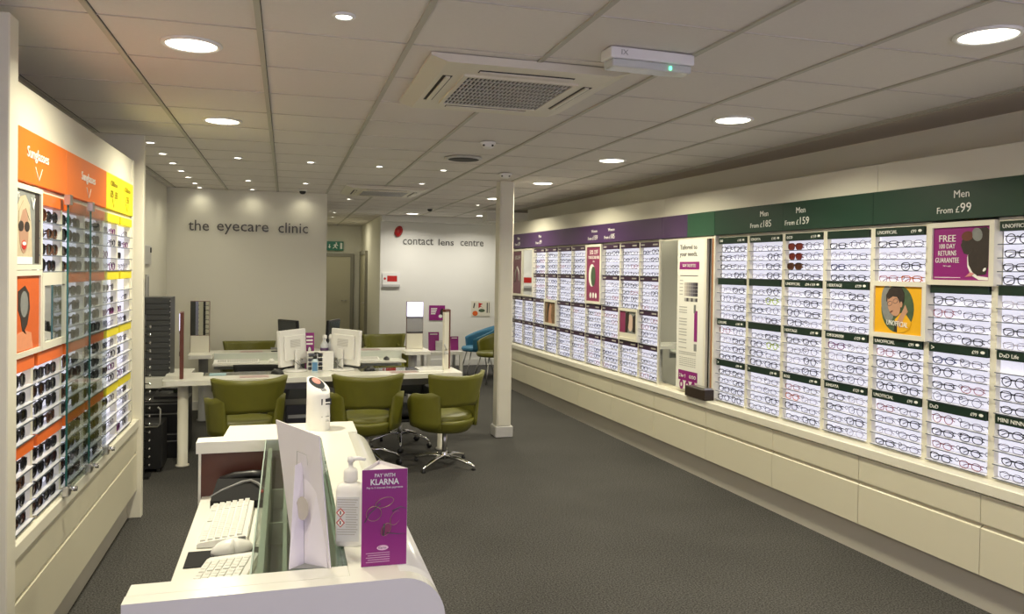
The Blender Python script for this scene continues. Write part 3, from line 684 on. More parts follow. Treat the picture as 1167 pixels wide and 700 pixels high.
tag(q.build('lens_disc', mat('glossy red', (.42, .01, .012), .12, coat=.6, noise=.05)), 'glossy red lens disc above the contact lens centre lettering', 'sign')
t = thing('wall_notice', 'small white and red notice high on the contact lens wall', 'sign', (1.745, 13.49, 1.42)); bx('board', (-.15, .15, -.01, .01, 0, .20), M_wplastic, t)
art('red_panel', rect(-.07, .10, .05, .15), M_red, t, y=-.0105); art('red_dot', ell(-.11, .10, .02, .02, 12), M_red, t, y=-.0105); bx('tray', (-.15, .15, -.03, .0, -.04, 0), M_lgrey, t)
t = thing('wall_poster', 'small purple poster on the contact lens wall', 'poster', (2.555, 13.492, .80)); bx('board', (-.14, .14, -.004, .008, 0, .26), M_magenta, t)
for i in range(4): art('text_line', rect(-.11, .0-.01*i, .195-.03*i, .213-.03*i), M_letter, t, y=-.0045)
art('dark_figure', ell(.09, .13, .04, .08, 14), M_hair, t, y=-.0045); art('white_shape', ell(.06, .07, .035, .03, 12), M_letter, t, y=-.0055)
t = thing('wall_picture', 'cream picture with sketchy dark and orange shapes on the contact lens wall', 'picture', (3.34, 13.492, .87)); bx('board', (-.17, .17, -.004, .008, 0, .27), M_cream, t)
art('orange_shape', ell(-.10, .05, .05, .045, 12), M_photoo, t, y=-.0045); art('dark_bar', rect(.11, .13, .06, .24), M_hair, t, y=-.0045); art('dark_bar', rect(.15, .16, .06, .24), M_hair, t, y=-.0045)
art('dark_stroke', [(-.14, .15), (-.12, .24), (-.10, .23), (-.12, .14)], M_hair, t, y=-.0045); art('red_stroke', [(-.04, .14), (-.04, .24), (.04, .22), (-.01, .19), (.05, .14), (.0, .17)], M_red, t, y=-.0045); art('green_shape', ell(.02, .10, .06, .03, 12), M_photog, t, y=-.0045)
t = thing('exit_sign', 'green emergency exit sign above the corridor door', 'sign', (1.0, 16.94, 2.06)); bx('box', (-.17, .17, -.02, .05, 0, .19), M_exit, t, bev=.004)
q = MB(); q.prism(ell(.02, .155, .016, .016, 10), -.0235, -.0215, 'y'); q.prism([(-.01, .13), (.03, .135), (.06, .10), (.05, .09), (.025, .115), (.01, .08), (.045, .05), (.035, .035), (-.01, .07), (-.045, .035), (-.055, .05), (-.015, .085), (-.02, .11), (-.04, .10), (-.045, .11)], -.0235, -.0215, 'y')
q.prism([(-.13, .13), (-.11, .13), (-.11, .08), (-.09, .08), (-.12, .04), (-.15, .08), (-.13, .08)], -.0235, -.0215, 'y'); q.prism(rect(.10, .145, .03, .16), -.0235, -.0215, 'y'); q.build('running_figure', M_letter, t)
t = thing('wall_panel', 'grey metal plate on the left wall near the dark tower', 'panel', (-1.328, 8.40, 1.70), PI/2); bx('plate', (-.25, .25, -.012, 0, 0, .19), M_lgrey, t, bev=.003); bx('lock', (.18, .22, -.02, -.012, .12, .17), M_black, t)
t = thing('wall_rail', 'narrow grey bracket on the left wall below the metal plate', 'rail', (-1.328, 8.42, 1.36), PI/2); bx('rail', (-.05, .05, -.02, 0, 0, .24), M_lgrey, t, bev=.003); bx('slot', (-.015, .015, -.024, -.02, .02, .22), M_grey, t)

# ---------------------------------------------------------------- ceiling things and lights
def light(name, kind, loc, energy, col, size=.1, rot=(0, 0, 0), **k):
    l = bpy.data.lights.new(name, kind); l.energy = energy; l.color = col
    if kind == 'AREA': l.shape = 'DISK'; l.size = size
    if kind == 'SPOT': l.shadow_soft_size = size; l.spot_size = k.get('spot', 2.2); l.spot_blend = k.get('blend', .8)
    if kind == 'AREA' and 'spread' in k: l.spread = k['spread']
    o = bpy.data.objects.new(name, l); COL.objects.link(o); o.location = loc; o.rotation_euler = rot; return o
WARM = (1., .93, .70)
def lathe_data(name, prof, m, seg=28):
    q = MB(); q.lathe(prof, seg); return q.data(name, m)
RING = lathe_data('trim_ring', [(.103, .004), (.118, .004), (.120, 0), (.112, -.006), (.101, -.006), (.099, .002)], M_wplastic); DIFF = lathe_data('diffuser', [(0, -.002), (.097, -.002), (.099, .003)], M_lamp)
bigs = [(-.38, 3.44, 'nearest round downlight on the left of the ceiling'), (-.39, 5.18, 'second round downlight on the left of the ceiling'), (2.50, 2.31, 'nearest round downlight on the right of the ceiling'), (2.51, 4.05, 'round downlight right of the air conditioner'), (2.525, 5.86, 'third round downlight along the eyeglass wall'), (2.535, 7.65, 'fourth round downlight, just right of the pillar'), (2.53, 9.55, 'farthest large round downlight, left of the pillar')]
BIGP, SMP = 19, 3.8
for x, y, lb in bigs+[(2.5, .5, 'round downlight nearest the shop window'), (-.38, 1.70, 'round downlight directly above the reception counter')]:
    if lb:
        t = thing('downlight', lb, 'ceiling light', (x, y, CEIL), 0, 'large round downlights'); obj('trim_ring', RING, t); obj('diffuser', DIFF, t)
    light('downlight_lamp', 'AREA', (x, y, CEIL-.012), BIGP*(.45 if y == 1.70 else 1), WARM, .18, spread=2.6)
R2 = lathe_data('trim_ring', [(.030, .004), (.042, .004), (.043, 0), (.037, -.005), (.030, -.005), (.028, .002)], M_wplastic, 18); D2 = lathe_data('spot_lens', [(0, -.002), (.028, -.002), (.029, .003)], M_spot, 18)
sm = [(.19, 2.87, 'nearest small spotlight, alone at the top of the ceiling')]
for i, y in enumerate((6.28, 6.87, 7.47, 8.05, 8.60, 9.2, 9.68)): sm.append((-.97, y, f'{ORD[i]} small spotlight in the row along the left wall, counted from the camera'))
sm += [(-.395, 6.89, 'small spotlight behind the second left round downlight'), (-.39, 8.68, 'small spotlight mid ceiling over the left of the clinic desk'), (-.39, 9.66, 'small spotlight nearest the clinic wall, over the word the'),
       (.195, 6.93, 'small spotlight above the middle of the clinic lettering'), (.195, 8.70, 'small spotlight before the word clinic'), (.19, 9.66, 'small spotlight beside the ceiling camera at the clinic wall'), (.78, 10.44, 'small spotlight just right of the clinic wall edge'), (.785, 6.98, 'small spotlight left of the far air conditioner'),
       (1.367, 8.2, 'small spotlight behind the grey ceiling vent'), (1.367, 7.01, 'small spotlight between the ceiling vent and far air conditioner'), (2.56, 10.59, 'small spotlight left of the pillar top'), (.75, 13.07, 'small corridor spotlight, nearer one'), (.79, 14.33, 'small corridor spotlight, farther one')]
for x, y, lb in sm:
    t = thing('spotlight', lb, 'ceiling light', (x, y, CEIL), 0, 'small ceiling spotlights'); obj('trim_ring', R2, t); obj('spot_lens', D2, t)
    near = y > 9.4 and y < 9.8
    light('spotlight_lamp', 'SPOT', (x, y, CEIL-.015), SMP*2.2*(.22 if near else 1.1), WARM, .03, spot=2.5, blend=1.)
for x, y, lb in ((1.98, 12.74, 'left flush light along the contact lens wall'), (3.14, 12.68, 'right flush light along the contact lens wall')):
    t = thing('downlight', lb, 'ceiling light', (x, y, CEIL), 0, 'contact lens wall lights'); obj('trim_ring', RING, t); obj('diffuser', DIFF, t)
    light('downlight_lamp', 'AREA', (x, y, CEIL-.012), 11, (1, .95, .84), .18, spread=2.6)
light('downlight_lamp', 'AREA', (1.0, 15.6, CEIL-.01), 6, WARM, .1)

def cassette(label, cx, cy, w, d, rz=0.):
    t = thing('air_conditioner', label, 'air conditioner', (cx, cy, CEIL), rz)
    a, b = w/2, d/2; q = MB()
    q.prism([(-a, 0), (-a, -.012), (-a+.07, -.035), (a-.07, -.035), (a, -.012), (a, 0)], -b+.001, b-.001, 'y')
    q.build('panel', M_wplastic if False else mat('cream plastic', (.72, .68, .56), .4, noise=.02), t)
    gw, gd = a-.20, b-.20
    q = MB(); q.box(-gw, gw, -gd, gd, -.037, -.0345, M_dark); n = 26
    for i in range(n+1):
        x = -gw+2*gw*i/n; q.box(x-.003, x+.003, -gd, gd, -.043, -.036, M_lgrey)
    for i in range(9):
        y = -gd+2*gd*i/8; q.box(-gw, gw, y-.002, y+.002, -.042, -.036, M_lgrey)
    q.box(-gw-.02, gw+.02, -gd-.02, -gd, -.045, -.033, MATS['cream plastic']); q.box(-gw-.02, gw+.02, gd, gd+.02, -.045, -.033, MATS['cream plastic']); q.box(-gw-.02, -gw, -gd, gd, -.045, -.033, MATS['cream plastic']); q.box(gw, gw+.02, -gd, gd, -.045, -.033, MATS['cream plastic'])
    q.build('intake_grille', None, t)
    for r in range(4):
        X = Matrix.Rotation(r*PI/2, 4, 'Z'); L = (gw if r % 2 == 0 else gd)-.03; D = (b if r % 2 == 0 else a)-.115
        q = MB()
        q.box(-L, L, D-.022, D+.022, -.0365, -.034, M_dark, X=X); q.box(-L+.004, L-.004, D-.012, D+.008, -.044, -.036, MATS['cream plastic'], X=X)
        q.build('air_outlet', None, t)
cassette('large square air conditioning cassette in the near ceiling', 1.02, 3.70, .90, .98)
cassette('farther air conditioning cassette in front of the contact lens area', 1.07, 9.1, .90, .98)
t = thing('emergency_light', 'white box emergency light with a green indicator on the ceiling', 'emergency light', (1.42, 2.94, CEIL), .04)
q = MB(); q.box(-.19, .19, -.05, .05, -.045, 0, bev=.006, seg=2); q.build('housing', M_wplastic, t)
q = MB(); q.box(-.18, .18, -.044, .044, -.078, -.045, bev=.008, seg=2); q.build('clear_cover', mat('frosted cover', (.60, .62, .60), .2, noise=.05), t)
q = MB(); q.box(.075, .083, -.050, -.043, -.072, -.058); q.build('indicator', M_led, t)
txt('IX', .03, .02, M_inkl, t, (-.13, -.051, -.032))
for x, y, r, lb in ((1.36, 5.35, .055, 'smoke detector behind the near air conditioner'), (1.96, 7.03, .06, 'round detector on the ceiling in front of the pillar')):
    t = thing('smoke_detector', lb, 'smoke detector', (x, y, CEIL)); q = MB(); q.lathe([(r, 0), (r, -.014), (r*.8, -.022), (r*.75, -.034), (r*.45, -.045), (0, -.047)], 22); q.build('body', M_wplastic, t)
    q = MB()
    for k in range(4): q.box(-.008, .008, -r*.83, -r*.70, -.033, -.020, X=Matrix.Rotation(k*PI/2+.6, 4, 'Z'))
    q.build('vent_slots', M_dark, t)
t = thing('ceiling_speaker', 'flat grey ceiling vent in front of the small spotlights', 'ceiling vent', (1.37, 6.18, CEIL)); q = MB(); q.lathe([(.15, 0), (.15, -.008), (.13, -.014), (0, -.014)], 26); q.build('rim', M_lgrey, t)
q = MB(); q.lathe([(.125, -.0145), (.11, -.017), (0, -.017)], 26); q.build('grille', M_dark, t)
for x, y, lb in ((2.03, 11.4, 'dark dome camera on the ceiling near the contact lens wall'), (.178, 9.42, 'dark dome camera on the ceiling above the clinic wall')):
    t = thing('dome_camera', lb, 'camera', (x, y, CEIL)); q = MB(); q.lathe([(.05, 0), (.05, -.015), (.04, -.02)], 18); q.build('base', M_wplastic, t); q = MB(); q.lathe([(.038, -.02), (.034, -.04), (.02, -.053), (0, -.056)], 18); q.build('dome', M_black, t)

# ---------------------------------------------------------------- reception counter
t = thing('reception_counter', 'white reception counter with a curved outer edge and glass top', 'counter', (0, 0, 0))
def cprof(R=.10, xo=.36, xi=-.0, top=1.0, th=.045):
    out = [(xi, top)]+[(xo-R+R*math.sin(a), top-R+R*math.cos(a)) for a in [i*PI/2/10 for i in range(11)]]+[(xo, 0)]
    inn = [(xo-th, 0)]+[(xo-R+(R-th)*math.sin(a), top-R+(R-th)*math.cos(a)) for a in [PI/2-i*PI/2/10 for i in range(11)]]+[(xi, top-th)]
    return out+inn
def shell(q, y0, y1, xi):
    pr = cprof(xi=xi); n = len(pr)//2
    A = [[q.bm.verts.new((p[0], y, p[1])) for p in pr] for y in (y0, y1)]
    N = len(pr); fs = []
    for i in range(N): fs.append(q.bm.faces.new((A[0][i], A[0][(i+1) % N], A[1][(i+1) % N], A[1][i])))
    half = N//2
    for a in A:
        for i in range(half-1):
            fs.append(q.bm.faces.new((a[i], a[i+1], a[N-2-i], a[N-1-i])))
    q._fin(fs, None); bmesh.ops.recalc_face_normals(q.bm, faces=fs)
    for f in fs[1:11]: f.smooth = True
q = MB(); shell(q, 1.79, 3.37, .147); q.build('curved_side', M_white, t)
q = MB(); pts = [(-.318, 0), (-.318, 1.0), (.26, 1.0)]+[(.26+.10*math.sin(a), .90+.10*math.cos(a)) for a in [i*PI/2/12 for i in range(1, 13)]]+[(.36, 0)]
q.prism(pts, 1.748, 1.79, 'y'); q.build('near_end_panel', M_white, t)
q = MB(); q.box(-.318, .147, 1.79, 1.855, .955, 1.0, bev=.002); q.build('near_top', M_white, t)
q = MB(); q.prism([(-.333, 3.285), (-.333, 3.375), (-.238, 3.385), (-.228, 3.605), (.30, 3.605), (.30, 3.372), (.147, 3.372), (.147, 3.285)], .955, 1.0, 'z'); q.build('far_top', M_white, t)
q = MB(); q.box(-.315, .147, 3.305, 3.33, 0, .953); q.build('wood_panel', M_wood2, t)
q = MB(); q.box(-.325, -.315, 3.30, 3.37, 0, .955); q.box(-.30, .298, 3.57, 3.60, 0, .955); q.box(.27, .298, 3.38, 3.57, 0, .955); q.build('far_end_panel', M_white, t)
q = MB(); q.box(-.068, .147, 1.857, 3.283, .990, .998); q.build('glass_top', M_glass, t)
q = MB(); q.box(-.072, -.068, 1.857, 3.283, .989, .999); q.build('glass_edge', M_gedgel, t)
q = MB(); q.box(.140, .147, 1.857, 3.283, .955, .989); q.box(.128, .136, 1.857, 3.283, .985, .9895, M_gedgel); q.build('glass_support', M_white, t)
q = MB(); q.box(-.312, .315, 1.79, 3.305, .75, .78, bev=.002); q.build('desk_surface', M_white, t)
q = MB(); q.box(-.06, -.045, 1.86, 3.29, .78, .965); q.box(.0, .012, 1.86, 3.29, .78, .86); q.box(.14, .15, 1.86, 3.29, .78, .93)
for y in (2.2, 2.65, 3.05): q.box(-.045, .14, y, y+.012, .78, .86)
q.build('inner_divider', mat('pale grey divider', (.52, .55, .48), .4, noise=.04), t)
q = MB()
for (x0, x1, y0, y1) in ((-.043, -.002, 1.87, 3.28), (.014, .138, 1.87, 2.195), (.014, .138, 2.215, 2.645), (.014, .138, 2.665, 3.045), (.014, .138, 3.065, 3.28)): q.box(x0, x1, y0, y1, .781, .79)
q.build('drawer_liner', mat('dark grey liner', (.17, .19, .175), .7, noise=.1), t)
q = MB(); q.box(-.28, -.262, 1.80, 3.30, 0, .75); q.build('modesty_board', M_cream, t)
def keyboard(loc, rz, lb, L=.46, W=.155, tilt=.10):
    t = thing('keyboard', lb, 'keyboard', loc, rz); X = Matrix.Rotation(tilt, 4, 'Y')
    q = MB(); q.prism([(-W/2, 0), (W/2, 0), (W/2, .026), (W/2-.02, .030), (-W/2+.01, .016), (-W/2, .010)], -L/2, L/2, 'y'); q.build('body', M_wplastic, t)
    q = MB()
    def rowz(x): return .016+(x+W/2-.01)/(W-.03)*.014
    for r in range(6):
        x = -W/2+.018+r*(W-.038)/5.2
        y = -L/2+.012
        for c in range(19):
            wk = .0195
            if c in (14,) : y += .008; continue
            if r == 0 and 4 <= c <= 8:
                if c == 4: q.box(x-.008, x+.008, y, y+wk*5-.003, rowz(x)-.004, rowz(x)+.005)
                y += wk+.0025; continue
            q.box(x-.008, x+.008, y, y+wk, rowz(x)-.004, rowz(x)+.005); y += wk+.003
    q.build('keys', M_key, t); return t
keyboard((-.187, 2.945, .782), -.02, 'white keyboard on the reception desk, nearest the black telephone', L=.50)
keyboard((-.185, 2.315, .783), -.16, 'white keyboard nearest the camera, partly behind the counter end', L=.46)
t = thing('mouse_pad', 'black mouse pad under the white mouse on the reception desk', 'mouse pad', (-.19, 2.585, .781)); q = MB(); q.box(-.10, .12, -.06, .08, 0, .002, bev=.0008); q.build('pad', M_blackm, t); 
def mouse(loc, rz, lb, m=M_wplastic, s=1.):
    t = thing('mouse', lb, 'mouse', loc, rz); q = MB()
    def fn(u, v): a = u*2*PI; ph = v*PI/2; p = Vector((.034*math.cos(a)*math.cos(ph), .058*math.sin(a)*math.cos(ph), .036*math.sin(ph))); return p, p.normalized()
    q.grid(fn, 18, 8, .001); q.build('shell', m, t); q = MB(); q.box(-.003, .003, .015, .035, .028, .038, bev=.001); q.build('wheel', M_grey, t)
    q = MB(); q.tube([(0, .055, .008), (.01, .08, .006), (.03, .10, .004)], .0016, 5); q.build('cable', M_lgrey, t); t.scale = (s,)*3
mouse((-.155, 2.635, .784), -1.3, 'white mouse between the two white keyboards on the reception desk', s=1.15)
t = thing('telephone', 'black desk telephone with a silver arched trim beside the wood panel', 'telephone', (-.155, 3.185, .782), -.15)
q = MB(); q.prism([(-.075, 0), (.075, 0), (.075, .075), (.04, .082), (-.075, .028)], -.10, .10, 'x'); q.build('base', M_blackm, t)
q = MB(); q.tube([(-.105, -.05, .036), (-.07, -.02, .052), (0, .015, .075), (.03, .018, .080), (.06, -.005, .074), (.10, -.05, .052)], .006, 8, flat=.6); q.build('silver_trim', M_grey, t)
q = MB(); q.tube([(-.09, .055, .070), (-.04, .058, .088), (.03, .06, .094), (.09, .055, .090)], [.018, .016, .016, .018], 10); q.build('handset', M_black, t)
q = MB(); q.box(.075, .09, -.055, -.03, .05, .056); q.build('red_key', M_red, t)
q = MB(); q.box(-.02, .04, -.078, -.074, .010, .018); q.build('label_strip', M_lgrey, t)
t = thing('cable', 'thin grey cable between the near keyboard and the telephone', 'cable', (-.09, 2.75, .783)); q = MB(); q.tube([(.0, -.08, .003), (.01, .05, .003), (-.003, .12, .006), (.008, .15, .01), (.01, .2, .003), (0, .33, .003)], .0025, 6); q.build('cord', M_lgrey, t)

# card standee seen from behind
t = thing('card_display_stand', 'white card counter stand seen from behind with its fold-out strut', 'display stand', (0, 0, 1.0))
q = MB()
A = Vector((.107, 1.842, .002)); B = Vector((.022, 2.03, .002)); At = Vector((.078, 1.842, .311)); Bt = Vector((-.019, 2.032, .316))
n = (B-A).cross(At-A).normalized()*.0015
vs = [q.bm.verts.new(p+n*s_) for s_ in (1, -1) for p in (A, B, Bt, At)]
fs = [q.bm.faces.new(vs[:4]), q.bm.faces.new(vs[4:][::-1])]+[q.bm.faces.new((vs[i], vs[4+i], vs[4+(i+1) % 4], vs[(i+1) % 4])) for i in range(4)]
bmesh.ops.recalc_face_normals(q.bm, faces=fs); q.build('board', M_card, t)
q = MB()
def leaf(pts, th=.0008):
    P = [Vector(p) for p in pts]; n = (P[1]-P[0]).cross(P[2]-P[0]).normalized()*th
    a = [q.bm.verts.new(p+n) for p in P]; b = [q.bm.verts.new(p-n) for p in P]; k = len(P)
    f = [q.bm.faces.new(a), q.bm.faces.new(b[::-1])]+[q.bm.faces.new((a[i], b[i], b[(i+1) % k], a[(i+1) % k])) for i in range(k)]
    bmesh.ops.recalc_face_normals(q.bm, faces=f)
leaf([(.014, 1.858, .001), (.050, 1.890, .001), (.046, 1.938, .232), (.026, 1.925, .225)])
leaf([(.050, 1.890, .001), (.100, 1.848, .001), (.084, 1.872, .236), (.046, 1.938, .232)])
q.build('strut', M_card, t)
art('hand_hole', ell(0, 0, .018, .028, 14), mat('beige card inside', (.55, .50, .42), .7, noise=.05), t).matrix_local = Matrix.Translation((.044, 1.895, .13)) @ Matrix.Rotation(-.7, 4, 'Z')
q = MB(); q.prism([(.016, 1.862), (.05, 1.886), (.098, 1.850)], .0005, .0015, 'z'); q.build('strut_base', M_grey, t)
q = MB(); q.tube([(.049, 1.8885, .002), (.0455, 1.936, .232)], .0007, 4); q.tube([(.030, 1.925, .226), (.030, 1.915, .262), (.052, 1.885, .258), (.054, 1.880, .235)], .0006, 4); q.build('fold_line', M_inkl, t)

# Klarna prism
t = thing('card_prism', 'three-sided magenta card reading PAY WITH KLARNA on the counter', 'leaflet', (.2285, 1.835, 1.0))
pr = [(-.053, 0), (.053, -.004), (-.004, .088)]
q = MB(); 
for i in range(3):
    a, b = Vector(pr[i]), Vector(pr[(i+1) % 3]); d = (b-a).normalized(); nn = Vector((-d.y, d.x))*.001
    q.prism([a[:], b[:], (b+nn)[:], (a+nn)[:]], 0, .228, 'z')
q.prism(pr, .219, .220, 'z'); q.build('card', M_card, t)
F = bpy.data.objects.new('front_print', None)
face = MB(); face.prism(rect(-.0525, .0525, .001, .2275), -.0006, 0, 'y', X=Matrix.Translation((0, -.0027, 0)) @ Matrix.Rotation(-.0377, 4, 'Z')); fp = face.build('front_print', M_magenta, t)
XR = Matrix.Rotation(-.0377, 4, 'Z')
yy = -.0036
txt('PAY WITH', .047, .0085, M_letter, fp, (0, yy, .210), X=XR, ext=.0003, off=.01); txt('KLARNA', .066, .014, M_letter, fp, (0, yy, .192), X=XR, ext=.0003, off=.02); txt('Pay in 3 interest free payments', .084, .0058, M_letter, fp, (0, yy, .182), X=XR, ext=.0003)
q = MB(); 
for a, b, c, r, w_ in ((.0, .150, .022, .011, .3), (-.025, .125, .018, .017, .5), (.026, .112, .011, .018, -.5), (.004, .086, .010, .016, -.5)):
    q.tube([(x, yy-.0005, z) for x, z in ell(a, b, c, r, 16, rot=w_)], .0006, 4, True)
q.build('line_glasses', MATS['brushed brass trim'], fp)
q = MB(); q.tube([(-.046, yy-.0006, .105), (-.035, yy-.0006, .125), (-.01, yy-.0006, .148)], .0012, 4); q.tube([(.018, yy-.0006, .128), (.038, yy-.0006, .138), (.052, yy-.0006, .132)], .0016, 4); q.tube([(.005, yy-.0006, .078), (.03, yy-.0006, .074), (.052, yy-.0006, .074)], .0012, 4); q.tube([(-.002, yy-.0006, .072), (.0, yy-.0006, .10)], .002, 4); q.build('printed_temples', M_ink, fp)
q = MB(); q.prism(ell(.026, .112, .010, .017, 16, rot=-.5), yy-.0003, yy, 'y'); q.prism(ell(.004, .086, .009, .014, 16, rot=-.5), yy-.0003, yy, 'y'); q.build('printed_lenses', M_plum, fp)
q = MB(); q.prism(ell(-.0035+0, .0435, .0135, .006, 20), yy-.0004, yy, 'y'); q.build('badge', MATS['pink card'] if False else mat('pale pink badge', (.85, .55, .68), .5, noise=.03), fp); txt('Klarna.', .019, .0055, M_ink, fp, (-.0035, yy-.0007, .0412), ext=.0002)
q = MB()
for i in range(5): q.box(-.042+.004*(i % 2), .042-.005*(i % 3), yy-.0002, yy, .031-.0052*i, .0328-.0052*i)
q.build('small_print', mat('pink small print', (.62, .35, .50), .6, noise=.05), fp)

# pump bottle on the counter
def pump_bottle(label, loc, rz, s=1., bodym=None, capm=None, lab=None, bw=.034, bd=.024, bh=.155, group=None, plain=False):
    t = thing('pump_bottle', label, 'bottle', loc, rz, group); q = MB()
    def sq(w, d, z, e=3.2, n=24):
        o = []
        for i in range(n):
            a = 2*PI*i/n; c, s_ = math.cos(a), math.sin(a); o.append((math.copysign(abs(c)**(2/e), c)*w, math.copysign(abs(s_)**(2/e), s_)*d, z))
        return o
    rings = [sq(bw*.94, bd*.94, 0), sq(bw, bd, .006), sq(bw, bd, bh-.018), sq(bw*.93, bd*.93, bh-.006), sq(bw*.6, bd*.7, bh), sq(.014, .014, bh+.004, 2), sq(.014, .014, bh+.012, 2)]
    R = [[q.bm.verts.new(p) for p in r] for r in rings]; fs = []
    for a, b in zip(R, R[1:]):
        for k in range(24): fs.append(q.bm.faces.new((a[k], a[(k+1) % 24], b[(k+1) % 24], b[k])))
    q._fin(fs, None, True); q._fin([q.bm.faces.new(R[0][::-1]), q.bm.faces.new(R[-1])], None); q.build('body', bodym or M_wplastic, t)
    q = MB(); q.lathe([(.017, bh+.006), (.018, bh+.009), (.018, bh+.030), (.015, bh+.036), (.006, bh+.040), (.006, bh+.052), (.009, bh+.054), (.009, bh+.066), (0, bh+.068)], 18); q.tube([(0, 0, bh+.060), (.02, 0, bh+.063), (.038, 0, bh+.060)], [.007, .0055, .004], 8); q.build('pump', capm or M_wplastic, t)
    q = MB(); q.box(-bw*.80, bw*.80, -bd-.0012, -bd+.001, .015, bh-.028); lb = q.build('label', lab or mat('pale label', (.66, .67, .68), .5, noise=.03), t)
    if not plain:
        q = MB()
        for i in range(15): q.box(-bw*.74, bw*(.72-.10*(i % 3)) if not 5 <= i <= 11 else bw*(.72-.1*(i % 2)), -bd-.0018, -bd-.001, bh-.036-i*.0062, bh-.034-i*.0062) if not 5 <= i <= 11 else q.box(-bw*.15, bw*(.72-.1*(i % 2)), -bd-.0018, -bd-.001, bh-.036-i*.0062, bh-.034-i*.0062)
        q.build('small_print', M_inkl, lb)
        q = MB()
        for z in (.075, .050):
            q.prism([(-.018, z), (-.018+.011, z+.012), (-.018, z+.024), (-.018-.011, z+.012)], -bd-.0022, -bd-.0012, 'y')
        q.build('warning_diamond', M_red, lb)
        q = MB()
        for z in (.075, .050): q.prism([(-.018, z+.003), (-.018+.008, z+.012), (-.018, z+.021), (-.018-.008, z+.012)], -bd-.0028, -bd-.002, 'y')
        q.build('diamond_field', M_letter, lb)
        q = MB()
        for z in (.075, .050): q.box(-.0195, -.0165, -bd-.0034, -bd-.0026, z+.008, z+.017)
        q.build('pictogram', M_ink, lb)
    t.scale = (s,)*3
    return t
pump_bottle('white pump bottle of hand sanitiser beside the magenta Klarna card'.replace('Klarna ', ''), (.163, 2.0, 1.0), -.30, bw=.035, bd=.026)
# dispenser on the far slab
t = thing('feedback_terminal', 'white slant-topped terminal on the far end of the counter', 'dispenser', (.140, 3.455, 1.0), -.85)
q = MB(); n = 28; prof = []
base = [q.bm.verts.new((.056*math.cos(2*PI*i/n), .045*math.sin(2*PI*i/n), 0)) for i in range(n)]
mid = [q.bm.verts.new((.054*math.cos(2*PI*i/n), .043*math.sin(2*PI*i/n), .150)) for i in range(n)]
top = [q.bm.verts.new((.054*math.cos(2*PI*i/n), .043*math.sin(2*PI*i/n), .192-.62*.054*math.cos(2*PI*i/n)*1.0)) for i in range(n)]
fs = [q.bm.faces.new((a[i], a[(i+1) % n], b[(i+1) % n], b[i])) for a, b in ((base, mid), (mid, top)) for i in range(n)]
q._fin(fs, None, True); q._fin([q.bm.faces.new(base[::-1]), q.bm.faces.new(top)], None); q.build('body', M_wplastic, t)
SL = Matrix.Translation((0, 0, .1925)) @ Matrix.Rotation(math.atan(.62), 4, 'Y')
q = MB(); q.prism(ell(-.012, 0, .040, .033, 22), .0, .0015, 'z', X=SL); sc_ = q.build('screen', M_screen, t)
q = MB(); q.prism(ell(-.024, .006, .022, .019, 16), .0016, .0026, 'z', X=SL); q.build('printed_face', mat('printed rosy skin', (.65, .30, .26), .5, noise=.3, nscale=60), sc_)
q = MB(); q.box(.030, .044, -.012, .012, .0, .002, X=SL); q.build('button', M_grey, t)
q = MB(); ZR = Matrix.Rotation(1.15, 4, 'Z'); q.prism(rect(-.004, .040, .112, .138), -.052, -.030, 'y', X=ZR); bl = q.build('black_label', M_black, t)
q = MB(); q.box(.004, .034, -.0527, -.052, .118, .124, X=ZR); q.build('label_text', M_letter, bl)
q = MB(); q.box(-.004, .030, -.0530, -.034, .060, .063, X=ZR); q.box(.004, .030, -.0530, -.034, .040, .043, X=ZR); q.build('small_print', M_inkl, t)

